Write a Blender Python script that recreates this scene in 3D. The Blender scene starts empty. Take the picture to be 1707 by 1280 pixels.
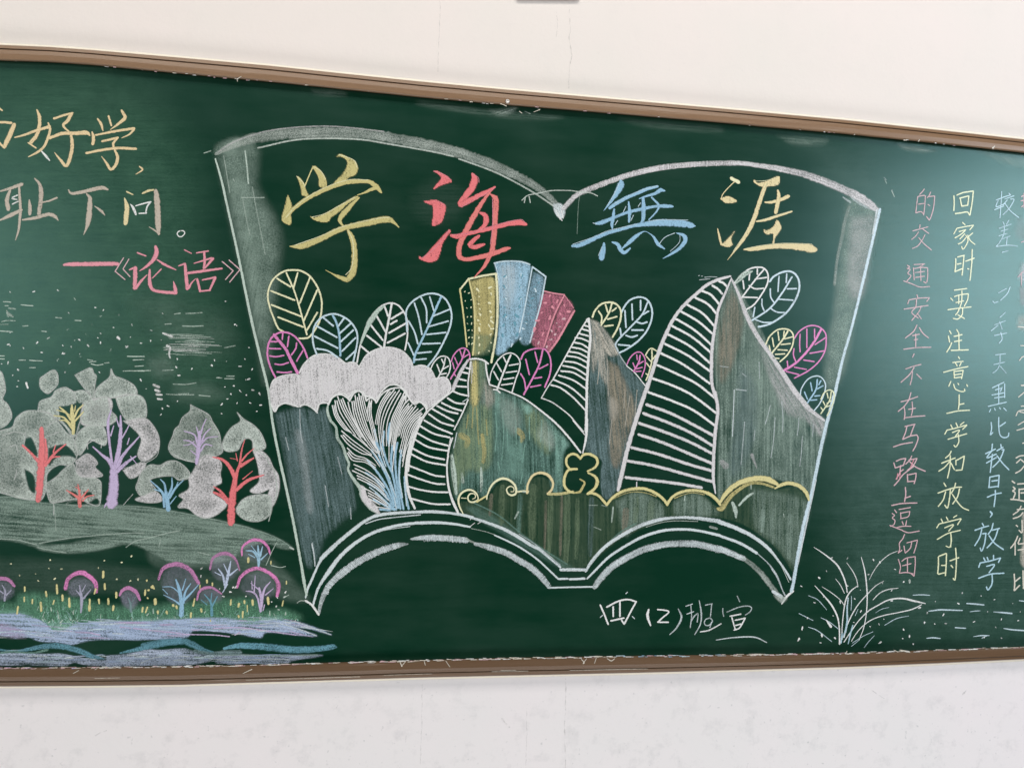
import bpy, math, random
import numpy as np
from mathutils import Vector, Matrix

random.seed(7)
RNG = np.random.default_rng(7)
SC = bpy.context.scene
COL = SC.collection

# ------------------------------------------------------------------ camera
F = 1233.0                       # focal length in pixels of the 1707 px wide photograph
DIST = 1.525                     # metres from the lens to the writing surface
HGT = 1.50                       # lens height
ex = np.array([8139., 268., 1233.]); ex /= np.linalg.norm(ex)      # along the board, in lens axes (x right, y down, z ahead)
r_ = math.atan2(268., 8139.)
ed = np.array([-math.sin(r_), math.cos(r_), 0.])                   # down the board
en = np.cross(ex, ed)                                              # into the wall
cam = bpy.data.cameras.new('camera')
cam_o = bpy.data.objects.new('camera', cam)
COL.objects.link(cam_o)
cam.sensor_fit = 'HORIZONTAL'; cam.sensor_width = 36.0
cam.lens = 36.0 * F / 1707.0
cam.clip_start = 0.05; cam.clip_end = 100.0
# camera local axes in world: world X = ex, world Y = en, world Z = -ed
def w_of(v): return Vector((float(np.dot(v, ex)), float(np.dot(v, en)), float(-np.dot(v, ed))))
rx, ry, rz = w_of(np.array([1., 0, 0])), w_of(np.array([0, -1., 0])), w_of(np.array([0, 0, -1.]))
M3 = Matrix((rx, ry, rz)).transposed()
cam_o.matrix_world = Matrix.Translation((0, -DIST, HGT)) @ M3.to_4x4()
SC.camera = cam_o

# ------------------------------------------------------------------ world, lamps, exposure (a room: no sky, no sun)
wd = bpy.data.worlds.new('World'); SC.world = wd; wd.use_nodes = True
wd.node_tree.nodes['Background'].inputs[0].default_value = (0.80, 0.90, 1.0, 1)
wd.node_tree.nodes['Background'].inputs[1].default_value = 0.03
def area(name, loc, target, sx, sy, watts, col):
    l = bpy.data.lights.new(name, 'AREA'); l.shape = 'RECTANGLE'; l.size = sx; l.size_y = sy
    l.energy = watts; l.color = col
    o = bpy.data.objects.new(name, l); COL.objects.link(o)
    o.location = loc
    o.rotation_euler = (Vector(target) - Vector(loc)).to_track_quat('-Z', 'Y').to_euler()
    return o
area('window_light_right', (4.0, -2.75, 2.28), (1.3, 0, 1.75), 1.5, 1.6, 114, (0.84, 0.91, 1.0))
area('window_light_left', (-2.75, -3.3, 1.95), (-0.7, 0, 1.6), 1.4, 1.5, 34, (0.93, 1.0, 0.96))
area('ceiling_fill', (0.0, -1.9, 4.05), (0, 0, 1.72), 4.2, 1.0, 78, (1.0, 0.95, 0.90))  # unseen fill lamp added overhead to brighten the wall and upper board
area('room_bounce', (0.0, -1.5, -1.0), (0, 0, 0.95), 4.6, 0.9, 53, (1.0, 0.96, 0.95))
SC.view_settings.view_transform = 'Standard'
SC.view_settings.look = 'None'
SC.view_settings.exposure = 0.0
SC.view_settings.gamma = 1.0
SC.render.engine = 'CYCLES'
SC.cycles.transparent_max_bounces = 48
SC.cycles.max_bounces = 6

# ------------------------------------------------------------------ helpers
def board_xy(p, y=0.0):
    """points measured on the photograph -> metres on the plane of the board (X along, Z up)"""
    p = np.asarray(p, float)
    d = np.stack([p[:, 0] - 853.5, p[:, 1] - 640.0, np.full(len(p), F)], 1)
    t = (DIST + y) / (d @ en)
    return np.stack([(d @ ex) * t, -(d @ ed) * t + HGT], 1)
MPP = 0.00124                    # metres per photograph pixel, near enough
def lin(c):
    c = [x / 255.0 for x in c]
    return tuple(x / 12.92 if x <= 0.04045 else ((x + 0.055) / 1.055) ** 2.4 for x in c)

def new_mat(name):
    m = bpy.data.materials.new(name); m.use_nodes = True
    nt = m.node_tree; nt.nodes.clear()
    return m, nt, nt.nodes.new('ShaderNodeOutputMaterial')
def N(nt, typ, **kw):
    n = nt.nodes.new(typ)
    for k, v in kw.items():
        if k.startswith('i_'):
            key = k[2:].replace('_', ' ')
            n.inputs[int(key) if key.isdigit() else key].default_value = v
        else: setattr(n, k, v)
    return n
def mth(nt, op, a, b=None, c=None, clamp=False):
    n = nt.nodes.new('ShaderNodeMath'); n.operation = op; n.use_clamp = clamp
    for i, v in enumerate((a, b, c)):
        if v is None: continue
        if isinstance(v, (int, float)): n.inputs[i].default_value = v
        else: nt.links.new(v, n.inputs[i])
    return n.outputs[0]

CH = {  # chalk colours
 'white': (232, 234, 228), 'cool': (206, 218, 220), 'grey': (192, 204, 194), 'dust': (158, 186, 170), 'slate': (112, 142, 144),
 'lilac': (214, 211, 212), 'yellow': (218, 207, 134), 'ochre': (200, 188, 112), 'cream': (226, 208, 150), 'paley': (238, 232, 182),
 'orange': (228, 200, 146), 'beige': (190, 176, 158), 'rose': (230, 142, 158), 'red': (238, 112, 116), 'salmon': (232, 120, 114),
 'blue': (138, 188, 218), 'ice': (196, 220, 230), 'sky': (150, 196, 220), 'teal': (112, 160, 146), 'magenta': (230, 128, 196),
 'violet': (196, 176, 214), 'pinkt': (214, 172, 178), 'lime': (226, 234, 182), 'cyan': (170, 210, 224), 'sand': (214, 206, 188),
 'green': (92, 160, 124), 'mint': (134, 188, 170), 'sea': (92, 158, 178), 'wave': (186, 202, 228), 'plum': (196, 124, 178),
 'brownish': (150, 142, 120), 'olive': (132, 158, 118), 'crimson': (206, 112, 138), 'mauve': (168, 168, 192), 'water': (160, 182, 214),
}
_mats = {}
def chalk(col, style):
    """soft powdery chalk: colour plus a coverage that breaks up over the board's grain; style = line / side / rub"""
    key = (col, style)
    if key in _mats: return _mats[key]
    m, nt, out = new_mat('chalk_%s_%s' % (col, style)); L = nt.links
    gA, sA, gs = {'line': (1.15, 0.35, 430.0), 'side': (1.5, 0.75, 430.0), 'rub': (1.0, 0.6, 380.0), 'soft': (1.4, 0.18, 340.0), 'streak': (1.6, 1.7, 380.0)}[style]
    tc = N(nt, 'ShaderNodeTexCoord')
    g = N(nt, 'ShaderNodeTexNoise', i_Scale=gs, i_Detail=4.0, i_Roughness=0.75); L.new(tc.outputs['Object'], g.inputs['Vector'])
    uv = N(nt, 'ShaderNodeUVMap', uv_map='uv')
    mp = N(nt, 'ShaderNodeMapping'); mp.inputs['Scale'].default_value = (9.0, 210.0, 1.0); L.new(uv.outputs[0], mp.inputs[0])
    s = N(nt, 'ShaderNodeTexNoise', i_Scale=1.0, i_Detail=3.0, i_Roughness=0.6); L.new(mp.outputs[0], s.inputs['Vector'])
    blot = N(nt, 'ShaderNodeTexNoise', i_Scale=30.0, i_Detail=4.0, i_Roughness=0.6); L.new(tc.outputs['Object'], blot.inputs['Vector'])
    den = N(nt, 'ShaderNodeAttribute', attribute_name='dens'); ed_ = N(nt, 'ShaderNodeAttribute', attribute_name='edge')
    k = mth(nt, 'ADD', mth(nt, 'MULTIPLY', mth(nt, 'SUBTRACT', g.outputs[0], 0.5), gA * 2.6), 1.0)
    k = mth(nt, 'ADD', k, mth(nt, 'MULTIPLY', mth(nt, 'SUBTRACT', s.outputs[0], 0.5), sA * 2.4))
    k = mth(nt, 'ADD', k, mth(nt, 'MULTIPLY', mth(nt, 'SUBTRACT', blot.outputs[0], 0.5), {'line': 0.35, 'soft': 2.0, 'streak': 1.5, 'side': 1.2, 'rub': 1.6}[style]))
    a = mth(nt, 'MULTIPLY', den.outputs['Fac'], k, clamp=True)
    # crumbly rim: |edge| runs to 1 at the border of a stroke
    e = mth(nt, 'ABSOLUTE', ed_.outputs['Fac'])
    e = mth(nt, 'ADD', e, mth(nt, 'MULTIPLY', mth(nt, 'SUBTRACT', g.outputs[0], 0.5), 0.9))
    rim = N(nt, 'ShaderNodeMapRange', interpolation_type='SMOOTHSTEP'); L.new(e, rim.inputs[0])
    rim.inputs[1].default_value = 0.62; rim.inputs[2].default_value = 1.06
    rim.inputs[3].default_value = 1.0; rim.inputs[4].default_value = 0.0
    a = mth(nt, 'MULTIPLY', a, rim.outputs[0], clamp=True)
    c = lin(CH[col]); lm = 0.25 * c[0] + 0.6 * c[1] + 0.15 * c[2]; c = [min(0.88, (x * 0.84 + lm * 0.16) * 1.04) for x in c]
    cr = N(nt, 'ShaderNodeMixRGB', blend_type='MIX')
    cr.inputs[1].default_value = (*[x * 0.80 for x in c], 1); cr.inputs[2].default_value = (*[min(0.92, x * 1.12 + 0.015) for x in c], 1)
    L.new(g.outputs[0], cr.inputs[0])
    d = N(nt, 'ShaderNodeBsdfPrincipled'); L.new(cr.outputs[0], d.inputs['Base Color'])
    d.inputs['Roughness'].default_value = 0.36; d.inputs['Specular IOR Level'].default_value = 0.36   # thin chalk keeps some of the board's sheen
    t = N(nt, 'ShaderNodeBsdfTransparent'); mx = N(nt, 'ShaderNodeMixShader')
    L.new(a, mx.inputs[0]); L.new(t.outputs[0], mx.inputs[1]); L.new(d.outputs[0], mx.inputs[2]); L.new(mx.outputs[0], out.inputs[0])
    _mats[key] = m
    return m

def simple_obj(name, verts, faces, mat, parent=None, smooth=False):
    me = bpy.data.meshes.new(name); me.from_pydata([tuple(v) for v in verts], [], faces); me.update()
    if mat: me.materials.append(mat)
    if smooth:
        for p in me.polygons: p.use_smooth = True
    o = bpy.data.objects.new(name, me); COL.objects.link(o)
    if parent: o.parent = parent
    return o

# ------------------------------------------------------------------ the drawing kit: every mark lies on the board as chalk a hair proud of it
board = bpy.data.objects.new('blackboard', None); COL.objects.link(board)
board['label'] = 'long green chalkboard in a brown frame covered with coloured chalk drawings and Chinese writing'
board['category'] = 'blackboard'
T_ = [0., 0., 1.]
def T(x0, y0, s): T_[:] = [x0, y0, s]
class Part: pass
cur = None
count = [0]
def part(name, label=None, layer=2, parent=None, kind=None):
    """start a new chalk part of the board; marks go into it until the next part() call"""
    global cur
    flush()
    p = Part(); p.name = name; p.label = label; p.parent = parent or board; p.kind = kind
    p.v = []; p.f = []; p.uv = []; p.ed = []; p.dn = []; p.mi = []; p.mats = []; p.n = 0; p.k = 0
    p.y = -(0.00025 + layer * 0.00012 + (count[0] % 7) * 0.00001); count[0] += 1
    p.obj = bpy.data.objects.new(name, bpy.data.meshes.new(name)); COL.objects.link(p.obj); p.obj.parent = p.parent
    if label: p.obj['label'] = label
    if kind: p.obj['kind'] = kind
    cur = p
    return p.obj
def flush():
    global cur
    p = cur
    if p is None: return
    cur = None
    if not p.v:
        bpy.data.objects.remove(p.obj); return
    V = np.concatenate(p.v); me = p.obj.data
    me.from_pydata(V.tolist(), [], [tuple(f) for f in np.concatenate(p.f).tolist()]); me.update()
    for m in p.mats: me.materials.append(m)
    me.polygons.foreach_set('material_index', np.concatenate(p.mi).astype(np.int32))
    uvl = me.uv_layers.new(name='uv'); UV = np.concatenate(p.uv)
    idx = np.zeros(len(me.loops), np.int32); me.loops.foreach_get('vertex_index', idx)
    uvl.data.foreach_set('uv', UV[idx].ravel().astype(np.float32))
    for nm, arr in (('edge', p.ed), ('dens', p.dn)):
        at = me.attributes.new(nm, 'FLOAT', 'POINT'); at.data.foreach_set('value', np.concatenate(arr).astype(np.float32))
def emit(P, quads, uv, ed, dn, mat):
    p = cur
    y = p.y - 0.0000018 * (p.k % 60); p.k += 1
    B = board_xy(P, y)
    p.v.append(np.stack([B[:, 0], np.full(len(B), y), B[:, 1]], 1))
    p.f.append(np.asarray(quads, int) + p.n); p.n += len(P)
    p.uv.append(uv); p.ed.append(ed); p.dn.append(dn)
    if mat not in p.mats: p.mats.append(mat)
    p.mi.append(np.full(len(quads), p.mats.index(mat)))
def catmull(P, sub=8):
    if len(P) < 3: return P
    Q = np.vstack([2 * P[0] - P[1], P, 2 * P[-1] - P[-2]]); out = []
    for i in range(1, len(Q) - 2):
        a, b, c, d = Q[i - 1], Q[i], Q[i + 1], Q[i + 2]
        for t in np.linspace(0, 1, sub, endpoint=False):
            out.append(0.5 * ((2 * b) + (c - a) * t + (2 * a - 5 * b + 4 * c - d) * t * t + (3 * b - a - 3 * c + d) * t ** 3))
    out.append(P[-1]); return np.array(out)
def ribbon(Q, col, den, style, jit, cap=True):
    """Q: n x 3 (x, y, width) in photograph pixels"""
    L = np.hypot(*np.diff(Q[:, :2], axis=0).T); keep = np.r_[True, L > 1e-4]; Q = Q[keep]
    if len(Q) < 2: return
    L = np.hypot(*np.diff(Q[:, :2], axis=0).T); s = np.r_[0, np.cumsum(L)]
    wm = max(0.4, float(Q[:, 2].mean()))
    step = min(3.2, max(0.9, wm * 0.4)); n = max(2, int(s[-1] / step) + 1)
    t = np.linspace(0, s[-1], n)
    R = np.stack([np.interp(t, s, Q[:, i]) for i in range(3)], 1)
    if cap:
        d0 = R[0, :2] - R[1, :2]; d0 /= np.hypot(*d0) + 1e-9; d1 = R[-1, :2] - R[-2, :2]; d1 /= np.hypot(*d1) + 1e-9
        R = np.vstack([[*(R[0, :2] + d0 * R[0, 2] * .38), R[0, 2] * .45], R, [*(R[-1, :2] + d1 * R[-1, 2] * .38), R[-1, 2] * .45]])
        t = np.r_[t[0] - R[0, 2] * .4, t, t[-1] + R[-1, 2] * .4]
    d = np.gradient(R[:, :2], axis=0); d /= (np.hypot(d[:, 0], d[:, 1])[:, None] + 1e-9)
    nr = np.stack([-d[:, 1], d[:, 0]], 1); n = len(R)
    hw = R[:, 2] / 2
    ja = RNG.normal(0, jit, n) * np.maximum(hw, .5); jb = RNG.normal(0, jit, n) * np.maximum(hw, .5)
    A = R[:, :2] + nr * (hw + ja)[:, None]; B = R[:, :2] - nr * (hw + jb)[:, None]
    P = np.empty((2 * n, 2)); P[0::2] = A; P[1::2] = B
    off = RNG.uniform(0, 9)
    uv = np.empty((2 * n, 2)); uv[0::2, 0] = uv[1::2, 0] = t * MPP + off; uv[0::2, 1] = hw * MPP + off; uv[1::2, 1] = -hw * MPP + off
    ed = np.empty(2 * n); ed[0::2] = 1; ed[1::2] = -1
    wob = 1 + 0.10 * np.interp(np.arange(n), np.linspace(0, n - 1, max(2, n // 6)), RNG.normal(0, 1, max(2, n // 6)))
    dn = np.repeat(np.clip(den * wob, 0, 1.6), 2)
    i = np.arange(n - 1) * 2
    emit(P, np.stack([i, i + 1, i + 3, i + 2], 1), uv, ed, dn, chalk(col, style))
def nums(s): return [float(x) for x in s.split()]
def V(col, s, den=1.25, style='line', smooth=True, jit=0.07, wk=1.0):
    """strokes with a width at each point: 'x y w x y w / x y w ...' in the current tracing frame"""
    x0, y0, k = T_
    for seg in s.split('/'):
        a = nums(seg)
        if not a: continue
        Q = np.array(a).reshape(-1, 3) / k; Q[:, 0] += x0; Q[:, 1] += y0; Q[:, 2] *= wk
        if smooth: Q = catmull(Q)
        ribbon(Q, col, den, style, jit)
def S(col, w, s, den=1.25, style='line', jit=0.08):
    """smooth strokes of even width"""
    x0, y0, k = T_
    for seg in s.split('/'):
        a = nums(seg)
        if not a: continue
        Q = np.array(a).reshape(-1, 2)
        Q = np.hstack([Q, np.full((len(Q), 1), float(w))]) / k; Q[:, 0] += x0; Q[:, 1] += y0
        ribbon(catmull(Q), col, den, style, jit)
def L_(col, w, s, den=1.25, style='line', jit=0.08):
    """strokes with straight legs; each sharp corner starts a new mark"""
    x0, y0, k = T_
    for seg in s.split('/'):
        a = nums(seg)
        if not a: continue
        Q = np.array(a).reshape(-1, 2)
        Q = np.hstack([Q, np.full((len(Q), 1), float(w))]) / k; Q[:, 0] += x0; Q[:, 1] += y0
        st = 0
        for i in range(1, len(Q)):
            last = i == len(Q) - 1
            if not last:
                u, v = Q[i, :2] - Q[i - 1, :2], Q[i + 1, :2] - Q[i, :2]
                c = np.dot(u, v) / (np.hypot(*u) * np.hypot(*v) + 1e-9)
            if last or c < 0.72:
                ribbon(Q[st:i + 1], col, den, style, jit); st = i
def fill(col, s, den=0.9, soft=1.5, ang=90.0, style='rub', cell=None, holes=(), wob=0.0, rimlit=None):
    """a rubbed or filled patch with outline s; soft = width in photo pixels over which it fades in; ang = way the chalk was dragged"""
    x0, y0, k = T_
    def poly(t):
        a = np.array(nums(t)).reshape(-1, 2)
        a = a / k + np.array([x0, y0])
        a = catmull(np.vstack([a, a[:1]]), 4)[:-1]
        if wob: a = a + RNG.normal(0, wob, a.shape)
        return a
    polys = [poly(s)] + [poly(h) for h in holes]
    cell = cell or min(4.0, max(1.6, soft * 0.6))
    lo = polys[0].min(0) - cell - soft * .6; hi = polys[0].max(0) + cell + soft * .6
    nx = int((hi[0] - lo[0]) / cell) + 2; ny = int((hi[1] - lo[1]) / cell) + 2
    gx, gy = np.meshgrid(lo[0] + np.arange(nx) * cell, lo[1] + np.arange(ny) * cell)
    G = np.stack([gx.ravel(), gy.ravel()], 1); ins = np.zeros(len(G), bool); dist = np.full(len(G), 1e9)
    for pi, P in enumerate(polys):
        A = P; B = np.roll(P, -1, 0); c = np.zeros(len(G), bool)
        for a, b in zip(A, B):
            cond = (a[1] > G[:, 1]) != (b[1] > G[:, 1])
            with np.errstate(divide='ignore', invalid='ignore'):
                xx = (b[0] - a[0]) * (G[:, 1] - a[1]) / (b[1] - a[1]) + a[0]
            c ^= cond & (G[:, 0] < xx)
            ab = b - a; tt = np.clip(((G - a) @ ab) / (ab @ ab + 1e-9), 0, 1)
            dist = np.minimum(dist, np.hypot(*(G - a - tt[:, None] * ab).T))
        ins = c if pi == 0 else ins & ~c
    sd = np.where(ins, dist, -dist)
    t = np.clip((sd + (0.55 * soft if soft <= 6 else 0.35 * soft)) / max(soft, 0.6), 0, 1); t = t * t * (3 - 2 * t)
    dn = den * t
    if rimlit: dn = dn * (rimlit[0] + (1 - rimlit[0]) * np.exp(-np.maximum(sd, 0) / rimlit[1]))
    q = np.arange(nx * ny).reshape(ny, nx)
    quads = np.stack([q[:-1, :-1], q[1:, :-1], q[1:, 1:], q[:-1, 1:]], -1).reshape(-1, 4)
    quads = quads[(dn[quads] > 0.004).any(1)]
    used = np.unique(quads); mp = np.full(nx * ny, -1); mp[used] = np.arange(len(used))
    a_ = math.radians(ang); U = np.array([math.cos(a_), math.sin(a_)]); W = np.array([-U[1], U[0]])
    Gu = G[used]; off = RNG.uniform(0, 9)
    uv = np.stack([Gu @ U, Gu @ W], 1) * MPP + off
    emit(Gu, mp[quads], uv, np.zeros(len(Gu)), dn[used], chalk(col, style))
def dots(col, s, r=1.6, den=1.4):
    """short dabs of chalk; coordinates in the current tracing frame, r in photo pixels"""
    x0, y0, k = T_
    a = np.array(nums(s)).reshape(-1, 2) / k + np.array([x0, y0])
    for x, y in a:
        an = random.uniform(0, math.pi); r_d = r; r0 = r * random.uniform(.55, 1.12); l = r0 * random.uniform(.3, 1.3)
        Q = np.array([[x - math.cos(an) * l, y - math.sin(an) * l, r0 * random.uniform(1.1, 2)], [x + math.cos(an) * l, y + math.sin(an) * l, r0 * random.uniform(.7, 1.8)]])
        ribbon(Q, col, den * random.uniform(.35, 1.1), 'line', 0.2)

def H(col, s, den=1.0, pitch=2.3, slant=.18):
    """a band laid down as many short cross strokes: 'x y w ...' centre line and width"""
    x0, y0, k = T_
    for seg in s.split('/'):
        Q = np.array(nums(seg)).reshape(-1, 3) / k; Q[:, 0] += x0; Q[:, 1] += y0; Q = catmull(Q)
        L = np.hypot(*np.diff(Q[:, :2], axis=0).T); c = np.r_[0, np.cumsum(L)]
        n = max(2, int(c[-1] / pitch)); t = np.linspace(0, c[-1], n)
        R = np.stack([np.interp(t, c, Q[:, i]) for i in range(3)], 1); d = np.gradient(R[:, :2], axis=0); d /= np.hypot(d[:, 0], d[:, 1])[:, None] + 1e-9
        for i in range(n):
            nr = np.array([-d[i, 1], d[i, 0]]); h = R[i, 2] / 2 * random.uniform(.85, 1.12); a = R[i, :2] + nr * h + d[i] * h * slant; b = R[i, :2] - nr * h - d[i] * h * slant
            w = pitch * random.uniform(.5, 1.0)
            ribbon(np.array([[*a, w], [*((a + b) / 2 + RNG.normal(0, .25, 2)), w * 1.2], [*b, w * .8]]), col, den * random.uniform(.6, 1.15), 'line', .1, cap=False)
# ------------------------------------------------------------------ wall
def wall_mat():
    m, nt, out = new_mat('painted_plaster'); L = nt.links
    tc = N(nt, 'ShaderNodeTexCoord'); ob = tc.outputs['Object']
    big = N(nt, 'ShaderNodeTexNoise', i_Scale=2.2, i_Detail=4.0, i_Roughness=0.6); L.new(ob, big.inputs['Vector'])
    mid = N(nt, 'ShaderNodeTexNoise', i_Scale=26.0, i_Detail=6.0, i_Roughness=0.7); L.new(ob, mid.inputs['Vector'])
    spk = N(nt, 'ShaderNodeTexNoise', i_Scale=120.0, i_Detail=2.0, i_Roughness=0.5); L.new(ob, spk.inputs['Vector'])
    sep = N(nt, 'ShaderNodeSeparateXYZ'); L.new(ob, sep.inputs[0])
    low = N(nt, 'ShaderNodeMapRange', interpolation_type='SMOOTHSTEP'); L.new(sep.outputs[2], low.inputs[0])
    low.inputs[1].default_value = 1.10; low.inputs[2].default_value = 0.70; low.inputs[3].default_value = 0.12; low.inputs[4].default_value = 1.0
    base = N(nt, 'ShaderNodeMixRGB'); base.inputs[1].default_value = (0.815, 0.755, 0.715, 1); base.inputs[2].default_value = (0.80, 0.77, 0.775, 1)
    hz = N(nt, 'ShaderNodeMapRange'); L.new(sep.outputs[2], hz.inputs[0]); hz.inputs[1].default_value = 2.1; hz.inputs[2].default_value = 0.9
    L.new(hz.outputs[0], base.inputs[0])
    g1 = N(nt, 'ShaderNodeMapRange'); L.new(mid.outputs[0], g1.inputs[0]); g1.inputs[1].default_value = 0.52; g1.inputs[2].default_value = 0.78; g1.inputs[3].default_value = 0.0; g1.inputs[4].default_value = 0.42
    g2 = N(nt, 'ShaderNodeMapRange'); L.new(spk.outputs[0], g2.inputs[0]); g2.inputs[1].default_value = 0.69; g2.inputs[2].default_value = 0.78; g2.inputs[3].default_value = 0.0; g2.inputs[4].default_value = 0.55
    gr = mth(nt, 'MULTIPLY', mth(nt, 'ADD', g1.outputs[0], g2.outputs[0]), low.outputs[0])
    dirt = N(nt, 'ShaderNodeMixRGB'); dirt.inputs[2].default_value = (0.46, 0.46, 0.47, 1); L.new(base.outputs[0], dirt.inputs[1]); L.new(gr, dirt.inputs[0])
    tint = N(nt, 'ShaderNodeMixRGB', blend_type='MULTIPLY'); L.new(dirt.outputs[0], tint.inputs[1]); tint.inputs[0].default_value = 1
    tr = N(nt, 'ShaderNodeValToRGB'); tr.color_ramp.elements[0].position = 0.3; tr.color_ramp.elements[0].color = (0.95, 0.965, 0.95, 1)
    tr.color_ramp.elements[1].position = 0.7; tr.color_ramp.elements[1].color = (1, 0.975, 0.975, 1); L.new(big.outputs[0], tr.inputs[0]); L.new(tr.outputs[0], tint.inputs[2])
    p = N(nt, 'ShaderNodeBsdfPrincipled'); p.inputs['Roughness'].default_value = 0.85; p.inputs['Specular IOR Level'].default_value = 0.2
    L.new(tint.outputs[0], p.inputs['Base Color'])
    bm = N(nt, 'ShaderNodeBump'); bm.inputs['Strength'].default_value = 0.22; bm.inputs['Distance'].default_value = 0.004
    L.new(mid.outputs[0], bm.inputs['Height']); L.new(bm.outputs[0], p.inputs['Normal'])
    L.new(p.outputs[0], out.inputs[0]); return m
WY = 0.011
wall = simple_obj('wall', [(-6, WY, -1), (7, WY, -1), (7, WY, 5), (-6, WY, 5), (-6, WY + .2, -1), (7, WY + .2, -1), (7, WY + .2, 5), (-6, WY + .2, 5)],
                  [(0, 1, 2, 3), (5, 4, 7, 6), (3, 2, 6, 7), (1, 0, 4, 5), (0, 3, 7, 4), (2, 1, 5, 6)], wall_mat())
wall['kind'] = 'structure'
cm, nt, out = new_mat('crack_shadow')
tcn = N(nt, 'ShaderNodeTexCoord'); g = N(nt, 'ShaderNodeTexNoise', i_Scale=90.0, i_Detail=3.0); nt.links.new(tcn.outputs['Object'], g.inputs['Vector'])
mr = N(nt, 'ShaderNodeMapRange'); nt.links.new(g.outputs[0], mr.inputs[0]); mr.inputs[1].default_value = 0.38; mr.inputs[2].default_value = 0.62; mr.inputs[3].default_value = 0.0; mr.inputs[4].default_value = 0.22
d = N(nt, 'ShaderNodeBsdfDiffuse'); d.inputs[0].default_value = (0.40, 0.38, 0.37, 1); t = N(nt, 'ShaderNodeBsdfTransparent'); mx = N(nt, 'ShaderNodeMixShader')
nt.links.new(mr.outputs[0], mx.inputs[0]); nt.links.new(t.outputs[0], mx.inputs[1]); nt.links.new(d.outputs[0], mx.inputs[2]); nt.links.new(mx.outputs[0], out.inputs[0])
def crack(name, pts, w=1.1, wob=0.8, label=None):
    P = np.array(pts, float); s = np.r_[0, np.cumsum(np.hypot(*np.diff(P, axis=0).T))]
    n = max(3, int(s[-1] / 3)); t = np.linspace(0, s[-1], n)
    Q = np.stack([np.interp(t, s, P[:, i]) for i in (0, 1)], 1)
    wander = np.cumsum(RNG.normal(0, wob * .45, n)); Q[:, 0] += wander - np.linspace(wander[0], wander[-1], n)
    ww = w * RNG.uniform(.4, 1.3, n) / 2
    d = np.gradient(Q, axis=0); d /= np.hypot(d[:, 0], d[:, 1])[:, None]; nr = np.stack([-d[:, 1], d[:, 0]], 1)
    y = WY - 0.0006
    A = board_xy(Q + nr * ww[:, None], y); B = board_xy(Q - nr * ww[:, None], y)
    V_ = [(*a[:1], y, a[1]) for a in A] + [(*b[:1], y, b[1]) for b in B]
    o = simple_obj(name, V_, [(i, i + 1, n + i + 1, n + i) for i in range(n - 1)], cm, wall)
    if label: o['label'] = label
crack('wall_crack', [(950, -60), (950, 8), (953, 36), (954, 52), (951, 63), (954, 80), (955, 95), (951, 108), (949, 122), (948, 148)], 1.5)
crack('wall_crack', [(734, -20), (733, 40), (731, 85), (730, 120)], 1.0)
crack('wall_crack', [(928, 20), (929, 50), (927, 63)], 1.0)
crack('wall_crack', [(943, 1130), (943, 1180), (942, 1210), (942, 1240), (943, 1300)], 1.8)
crack('wall_crack', [(704, 1140), (704, 1185), (703, 1240), (702, 1300)], 1.1)
crack('wall_crack', [(878, 1180), (877, 1240), (876, 1300)], 1.2)
crack('wall_scratch', [(1452, 1149), (1462, 1156), (1474, 1164)], 1.1, .2)
crack('wall_scratch', [(158, 1226), (168, 1220), (178, 1217)], 1.3, .2)
crack('wall_scratch', [(676, 1237), (677, 1225)], 1.0, .2)
crack('wall_scratch', [(560, 1180), (564, 1174)], 2.2, .2)
crack('wall_scratch', [(836, 1196), (842, 1204), (850, 1212)], 3.4, .2)
crack('wall_scratch', [(1604, 1158), (1612, 1149)], 3.0, .2)

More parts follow.
